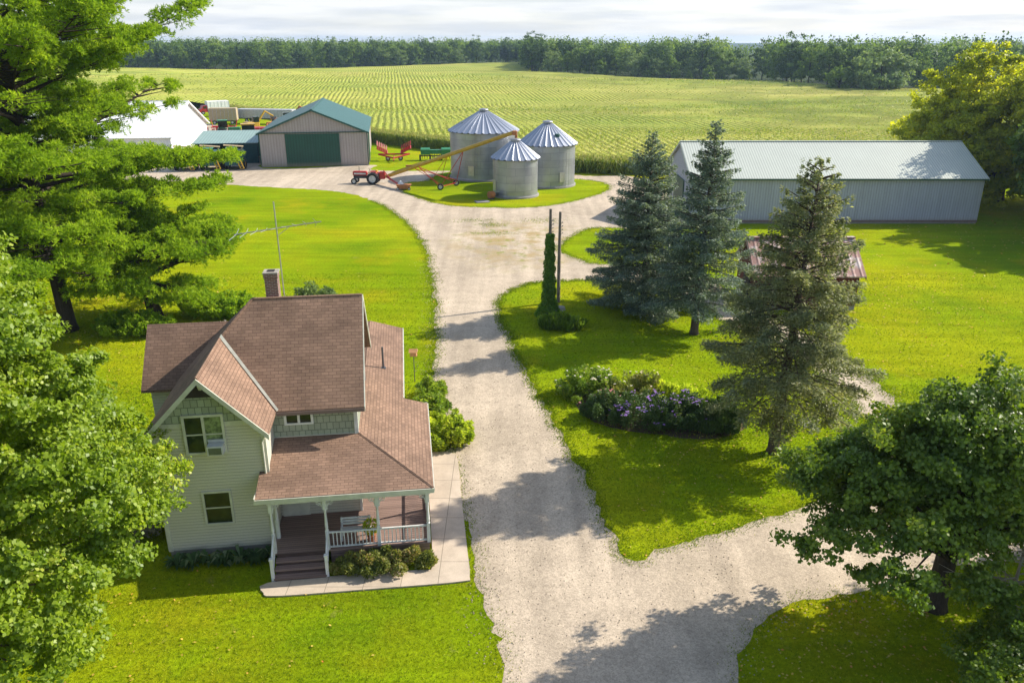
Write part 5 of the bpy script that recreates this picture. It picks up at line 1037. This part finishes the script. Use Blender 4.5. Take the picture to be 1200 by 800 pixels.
broadleaf('willow_tree', 'big rounded grey-green tree at the field corner before the woods, right of the tiny shed', 142, 323, 15.5, 11.5, 'leaf_far_pale', 'bark_dark', 110, 9000, .8, .02, .6, lobes=.2, rc=.2, seed=201, shell=.5, limbs=10, z0=float(terr(142, 323)))
broadleaf('willow_tree', 'smaller light green tree touching the left side of the big grey-green tree', 128.5, 328, 9.5, 5.5, 'leaf_far_mid', 'bark_dark', 70, 4000, .7, .02, .4, lobes=.25, rc=.22, seed=202, shell=.5, limbs=10, z0=float(terr(128.5, 328)))
# woodland mass behind: one stuff object
NW = 1500; bx = RNG.uniform(-420, 420, NW); dep = RNG.random(NW) ** .8 * 150 + 9; by = yfar(bx) + dep
keep_ = ~((bx < 14) & (by < yfar(bx) + 8)); bx, by, dep = bx[keep_], by[keep_], dep[keep_]; NW = len(bx); bh = RNG.uniform(15.5, 22.3, NW) - np.clip((by - 600) / 300, 0, 1) * 1.5; br = RNG.uniform(4.5, 7.5, NW)
per = np.where(dep < 60, 520, 230); idx = np.repeat(np.arange(NW), per); n = len(idx); o = rdir(n, .35); rad = (.5 + .42 * RNG.random(n)) * (1 + .16 * np.sin(3 * np.arctan2(o[:, 1], o[:, 0]) + idx) + .1 * np.sin(5 * o[:, 2] + idx * 1.7))
hz = bh * .47; P = np.stack([bx[idx] + o[:, 0] * br[idx] * rad, by[idx] + o[:, 1] * br[idx] * rad, (bh - hz)[idx] + o[:, 2] * hz[idx] * rad], 1); P[:, 2] = np.maximum(P[:, 2], .5)
mi = (np.array([0, 0, 1, 1, 2, 0, 1])[(idx * 7) % 7] + 0); mi = RNG.integers(0, 3, NW)[idx]; mi = np.where((mi == 2) & (RNG.random(NW)[idx] < .4), 1, mi)
s = RNG.uniform(.6, 1.25, n)
rn = np.clip(RNG.random(NW)[idx] * .6 + RNG.random(n) * .4, 0, 1)
wo = npmesh('distant_woods', quads(P, rdir(n), unit(o + rdir(n) * .5 + [0, 0, .3]), s * 1.2, s), 4, None, None, rn, mats=['leaf_far_dark', 'leaf_far_mid', 'leaf_far_pale'], mi=mi)
tag(wo, 'dense mixed woodland canopy stretching along the horizon behind its front trees', 'woodland'); struct(wo, 'stuff')
# ------------------------------------------------------------------ corn field
FIELD = [(-420, 560), (-400, 330), (-230, 262), (-150, 268), (-103, 262), (-88, 248), (-66, 228), (-44, 196), (-33, 172), (-25, 164), (-17, 157), (-11, 152), (-4, 143), (4, 133), (10.5, 127.8), (16, 126.3), (26, 126.6), (56, 126.5), (95, 128), (230, 200), (262, 296), (164, 322), (131, 330), (126, 396), (146, 402), (140, 420), (127, 440), (69, 446), (20, 486), (13, 490), (10, 694), (-79, 639), (-186, 602), (-304, 602)]
ca, sa = cos(radians(8)), sin(radians(8))
us = np.arange(-330, 330, .76); vs_ = np.concatenate([np.arange(60, 300, 2.), np.arange(300, 780, 5.)])
# rows run along direction (-sa, ca)
VXm, UXm = np.meshgrid(vs_, us, indexing='ij'); X = UXm * ca - VXm * sa; Y = UXm * sa + VXm * ca
rdg = (np.arange(len(us)) % 2) * .13
Z = terr(X, Y) + 1.75 + rdg[None, :] + .02 * RNG.random(X.shape) + .12 * np.sin(X / 9 + Y / 7)
ins = pip(np.stack([X.ravel(), Y.ravel()], 1), FIELD).reshape(X.shape); good = ins[:-1, :-1] & ins[1:, :-1] & ins[1:, 1:] & ins[:-1, 1:]
gi, gj = np.nonzero(good); G = np.stack([X, Y, Z], -1)
Vq = np.stack([G[gi, gj], G[gi, gj + 1], G[gi + 1, gj + 1], G[gi + 1, gj]], 1).reshape(-1, 3)
cf = npmesh('corn_field', Vq, 4, 'corn_canopy'); tag(cf, 'wide field of tall yellow-green corn in rows reaching the woods', 'corn field'); struct(cf, 'stuff')
# corn plants: whole plants on the near edge, leafy tops further in
def edge_pts(poly, depth, step, dens):
    out_ = []
    for i in range(len(poly) - 1):
        a, b = np.array(poly[i]), np.array(poly[i + 1]); L_ = np.linalg.norm(b - a); n = int(L_ * depth * dens); q = RNG.random(n)[:, None]; d = (b - a) / L_; nr = np.array([-d[1], d[0]]); dd = RNG.random(n)[:, None] ** 1.3 * depth
        out_.append(a + (b - a) * q + nr * dd)
    return np.concatenate(out_)
E0 = [tuple(p) for p in FIELD[1:19]]
EP = edge_pts(E0[4:], 4.5, 1, 7.5)
def plants(P, hmin, hmax, nl, base=0.):
    n = len(P); z0 = terr(P[:, 0], P[:, 1]); H = RNG.uniform(hmin, hmax, n); V = []; R_ = []
    idx = np.repeat(np.arange(n), nl); m_ = len(idx); lev = RNG.random(m_) ** .8 * (1 - base) + base; a = RNG.random(m_) * 6.28; d = np.stack([np.cos(a), np.sin(a), 0 * a], 1); s = np.stack([-np.sin(a), np.cos(a), 0 * a], 1)
    b = np.stack([P[idx, 0], P[idx, 1], z0[idx] + H[idx] * (lev * .82 + .05)], 1); L_ = RNG.uniform(.45, .8, m_)[:, None]; w_ = .055
    c = b + d * L_ * .5 + [0, 0, .28]; e = b + d * L_ + np.stack([0 * a, 0 * a, -.12 - .25 * RNG.random(m_)], 1)
    return np.stack([b - s * .02, b + s * .02, c + s * w_, c - s * w_], 1), np.stack([c - s * w_, c + s * w_, e + s * .01, e - s * .01], 1), H, z0
q1, q2, H, z0 = plants(EP, 2.1, 2.6, 12)
n = len(EP); st = []
for sx, sy in ((.03, 0), (0, .03)):
    b0 = np.stack([EP[:, 0] - sx, EP[:, 1] - sy, z0], 1); b1 = np.stack([EP[:, 0] + sx, EP[:, 1] + sy, z0], 1); t1 = b1.copy(); t1[:, 2] += H * .9; t0 = b0.copy(); t0[:, 2] += H * .9; st.append(np.stack([b0, b1, t1, t0], 1))
ts = []
for k in range(3):
    a = RNG.random(n) * 6.28; b = np.stack([EP[:, 0], EP[:, 1], z0 + H * .88], 1); d = np.stack([np.cos(a) * .12, np.sin(a) * .12, np.full(n, .38)], 1); s = np.stack([-np.sin(a), np.cos(a), 0 * a], 1) * .018; ts.append(np.stack([b - s, b + s, b + d + s, b + d - s], 1))
# interior tops
FP = []
for (y0, y1, dn) in ((124, 175, 3.2), (175, 260, .5), (260, 420, .08)):
    n_ = int(660 * (y1 - y0) * dn * .8); x = RNG.uniform(-330, 270, n_); y = RNG.uniform(y0, y1, n_)
    k = np.abs(x) < (y * .75 + 12); x, y = x[k], y[k]; u = x * ca + y * sa; v = -x * sa + y * ca; u = np.where(y < 165, np.round(u / .76) * .76 + RNG.normal(size=len(u)) * .12, u); x = u * ca - v * sa; y = u * sa + v * ca; PP = np.stack([x, y], 1); FP.append(PP[pip(PP, FIELD)])
FP = np.concatenate(FP); nf = len(FP); zz = terr(FP[:, 0], FP[:, 1]) + 1.85 + RNG.random(nf) * .45
sc = np.clip(FP[:, 1] / 170, 1, 2.4)
nr = rdir(nf, .8); T = quads(np.stack([FP[:, 0], FP[:, 1], zz], 1), rdir(nf), nr, .6 * sc, .13 * sc)
tm = (RNG.random(nf) < .3).astype(int)
Vall = np.concatenate([q1.reshape(-1, 3), q2.reshape(-1, 3), *[s_.reshape(-1, 3) for s_ in st], T, *[s_.reshape(-1, 3) for s_ in ts]])
mi = np.concatenate([np.zeros(len(q1) + len(q2) + 2 * n, int), tm, np.ones(3 * n, int)])
cp = npmesh('corn_plants', Vall, 4, None, mats=['corn_leaf', 'corn_tassel'], mi=mi); tag(cp, 'corn plants with arching leaves and tassels standing along the field edge and rows', 'corn plants'); struct(cp, 'stuff')

# ------------------------------------------------------------------ lawn grass, tufts on the gravel, weeds
def on_lawn(P, fringe=0.):
    inG = pip(P, GRAVEL); inI = pip(P, ISL) | pip(P, BINI); hid = pip(P, WALK)
    d = P - np.array([HA.x, HA.y]); s = d[:, 0] * cu + d[:, 1] * su; t_ = -d[:, 0] * su + d[:, 1] * cu
    hh_ = ((s > -4.4) & (s < 0.1) & (t_ > 0) & (t_ < 9)) | ((s > 0) & (s < 6.4) & (t_ > -1.3) & (t_ < 7)) | ((s > .9) & (s < 5.3) & (t_ > 7) & (t_ < 16.3)) | ((s > -6.1) & (s < -4) & (t_ > 5.9) & (t_ < 9.9))
    return (~inG | inI) & ~hid & ~hh_
GR = []
for (y0, y1, dn) in ((17, 30, 190), (30, 45, 110), (45, 70, 30)):
    xm = y1 * .66 + 4; n_ = int(2 * xm * (y1 - y0) * dn * .8); P = np.stack([RNG.uniform(-xm, xm, n_), RNG.uniform(y0, y1, n_)], 1)
    P = P[np.abs(P[:, 0]) < P[:, 1] * .66 + 3]; P = P[on_lawn(P)]; GR.append(P)
# fringe: grass creeping over the gravel edge, and weeds in the yard
def fringe(poly, k, sd, lim=1e9):
    A_ = np.array(poly); A_ = A_[(A_[:, 1] < lim) & (A_[:, 1] > 16)]; return A_[RNG.integers(0, len(A_), k)] + RNG.normal(size=(k, 2)) * sd
GR.append(fringe(GRAVEL, 30000, .3, 105)); GR.append(fringe(ISL, 22000, .25)); GR.append(fringe(BINI, 6000, .3))
for w_ in WEED:
    c_ = np.mean(w_, 0); r_ = np.std(w_, 0); GR.append(c_ + RNG.normal(size=(420, 2)) * r_ * np.array([2.2, 1.1]))
G2 = np.concatenate(GR); d = G2 - np.array([HA.x, HA.y]); s = d[:, 0] * cu + d[:, 1] * su; t_ = -d[:, 0] * su + d[:, 1] * cu
G2 = G2[~((s > -.3) & (s < 7.8) & (t_ > -3.1) & (t_ < 7.2))]
n = len(G2); dist = np.clip(G2[:, 1] / 30, .8, 1.5); a = RNG.random(n) * 6.28; h = RNG.uniform(.035, .085, n) * dist ** .5; wd = .02 * dist
s3 = np.stack([np.cos(a) * wd, np.sin(a) * wd, 0 * a], 1); b = np.stack([G2[:, 0], G2[:, 1], np.full(n, .012)], 1); tip = b + np.stack([RNG.normal(size=n) * .035 * dist ** .5, RNG.normal(size=n) * .035 * dist ** .5, h], 1)
lg = npmesh('lawn_grass', np.stack([b - s3, b + s3, tip], 1).reshape(-1, 3), 3, 'grass_blade', None, np.clip(RNG.random(n) ** 1.3, 0, 1)); tag(lg, 'short sunlit lawn grass around the house and drive', 'grass'); struct(lg, 'stuff')
# loose stones along drive edges and scattered
nS = 5000; A_ = np.array([p for p in GRAVEL if 16 < p[1] < 75]); S = A_[RNG.integers(0, len(A_), nS)] + RNG.normal(size=(nS, 2)) * .55; S2 = np.stack([RNG.uniform(-5, 9, 4000), RNG.uniform(18, 50, 4000)], 1); S = np.concatenate([S, S2[pip(S2, GRAVEL) & ~pip(S2, ISL)]]); k = ~pip(S, WALK); S = S[k]; nS = len(S)
r_ = RNG.uniform(.012, .038, nS); b = np.stack([S[:, 0], S[:, 1], np.full(nS, .008)], 1); V = []
tt = b + np.stack([0 * r_, 0 * r_, r_ * 1.1], 1); cs = [b + np.stack([np.cos(q) * r_ * 1.2, np.sin(q) * r_, 0 * r_], 1) for q in (0, 1.7, 3.3, 4.8)]
V = np.stack([np.stack([cs[i], cs[(i + 1) % 4], tt], 1) for i in range(4)], 1).reshape(-1, 3)
gs = npmesh('loose_stones', V, 3, 'gravel'); tag(gs, 'loose stones scattered over the gravel drive and its edges', 'stones'); struct(gs, 'stuff')
# fallen leaves
FL = []
for (cx_, cy_, rd, k_) in ((-17, 23, 9, 500), (12, 24, 7, 900), (-28, 54, 14, 900), (58, 90, 18, 900), (30, 60, 20, 900), (12, 40, 8, 500)):
    FL.append(np.array([cx_, cy_]) + RNG.normal(size=(k_, 2)) * rd * .6)
FL = np.concatenate(FL); FL = FL[on_lawn(FL)]; nf = len(FL)
fl = npmesh('fallen_leaves', quads(np.stack([FL[:, 0], FL[:, 1], np.full(nf, .06)], 1), rdir(nf) * [1, 1, .2], rdir(nf) * .3 + [0, 0, 1], RNG.uniform(.08, .15, nf) * np.clip(FL[:, 1] / 40, 1, 2), RNG.uniform(.06, .1, nf) * np.clip(FL[:, 1] / 40, 1, 2)), 4, 'fallen_leaf'); tag(fl, 'scattered yellow and brown fallen leaves on the lawns under the trees', 'fallen leaves'); struct(fl, 'stuff')
# haze
HZ = True
if HZ:
    m = MB(); m.b2((-2700, -300, -4), (2700, 4300, 29)); hz_ = m.build('haze', 'steel'); struct(hz_, 'stuff'); hz_['label'] = 'thin summer haze over the farm and woods'; hz_['category'] = 'haze'
    hm = bpy.data.materials.new('haze_air'); hm.use_nodes = True; hm.node_tree.nodes.clear(); ho = hm.node_tree.nodes.new('ShaderNodeOutputMaterial'); hv = hm.node_tree.nodes.new('ShaderNodeVolumePrincipled')
    hv.inputs['Density'].default_value = .00013; hv.inputs['Color'].default_value = (.55, .76, 1, 1); hv.inputs['Anisotropy'].default_value = .3; hm.node_tree.links.new(hv.outputs[0], ho.inputs['Volume']); hz_.data.materials.clear(); hz_.data.materials.append(hm)
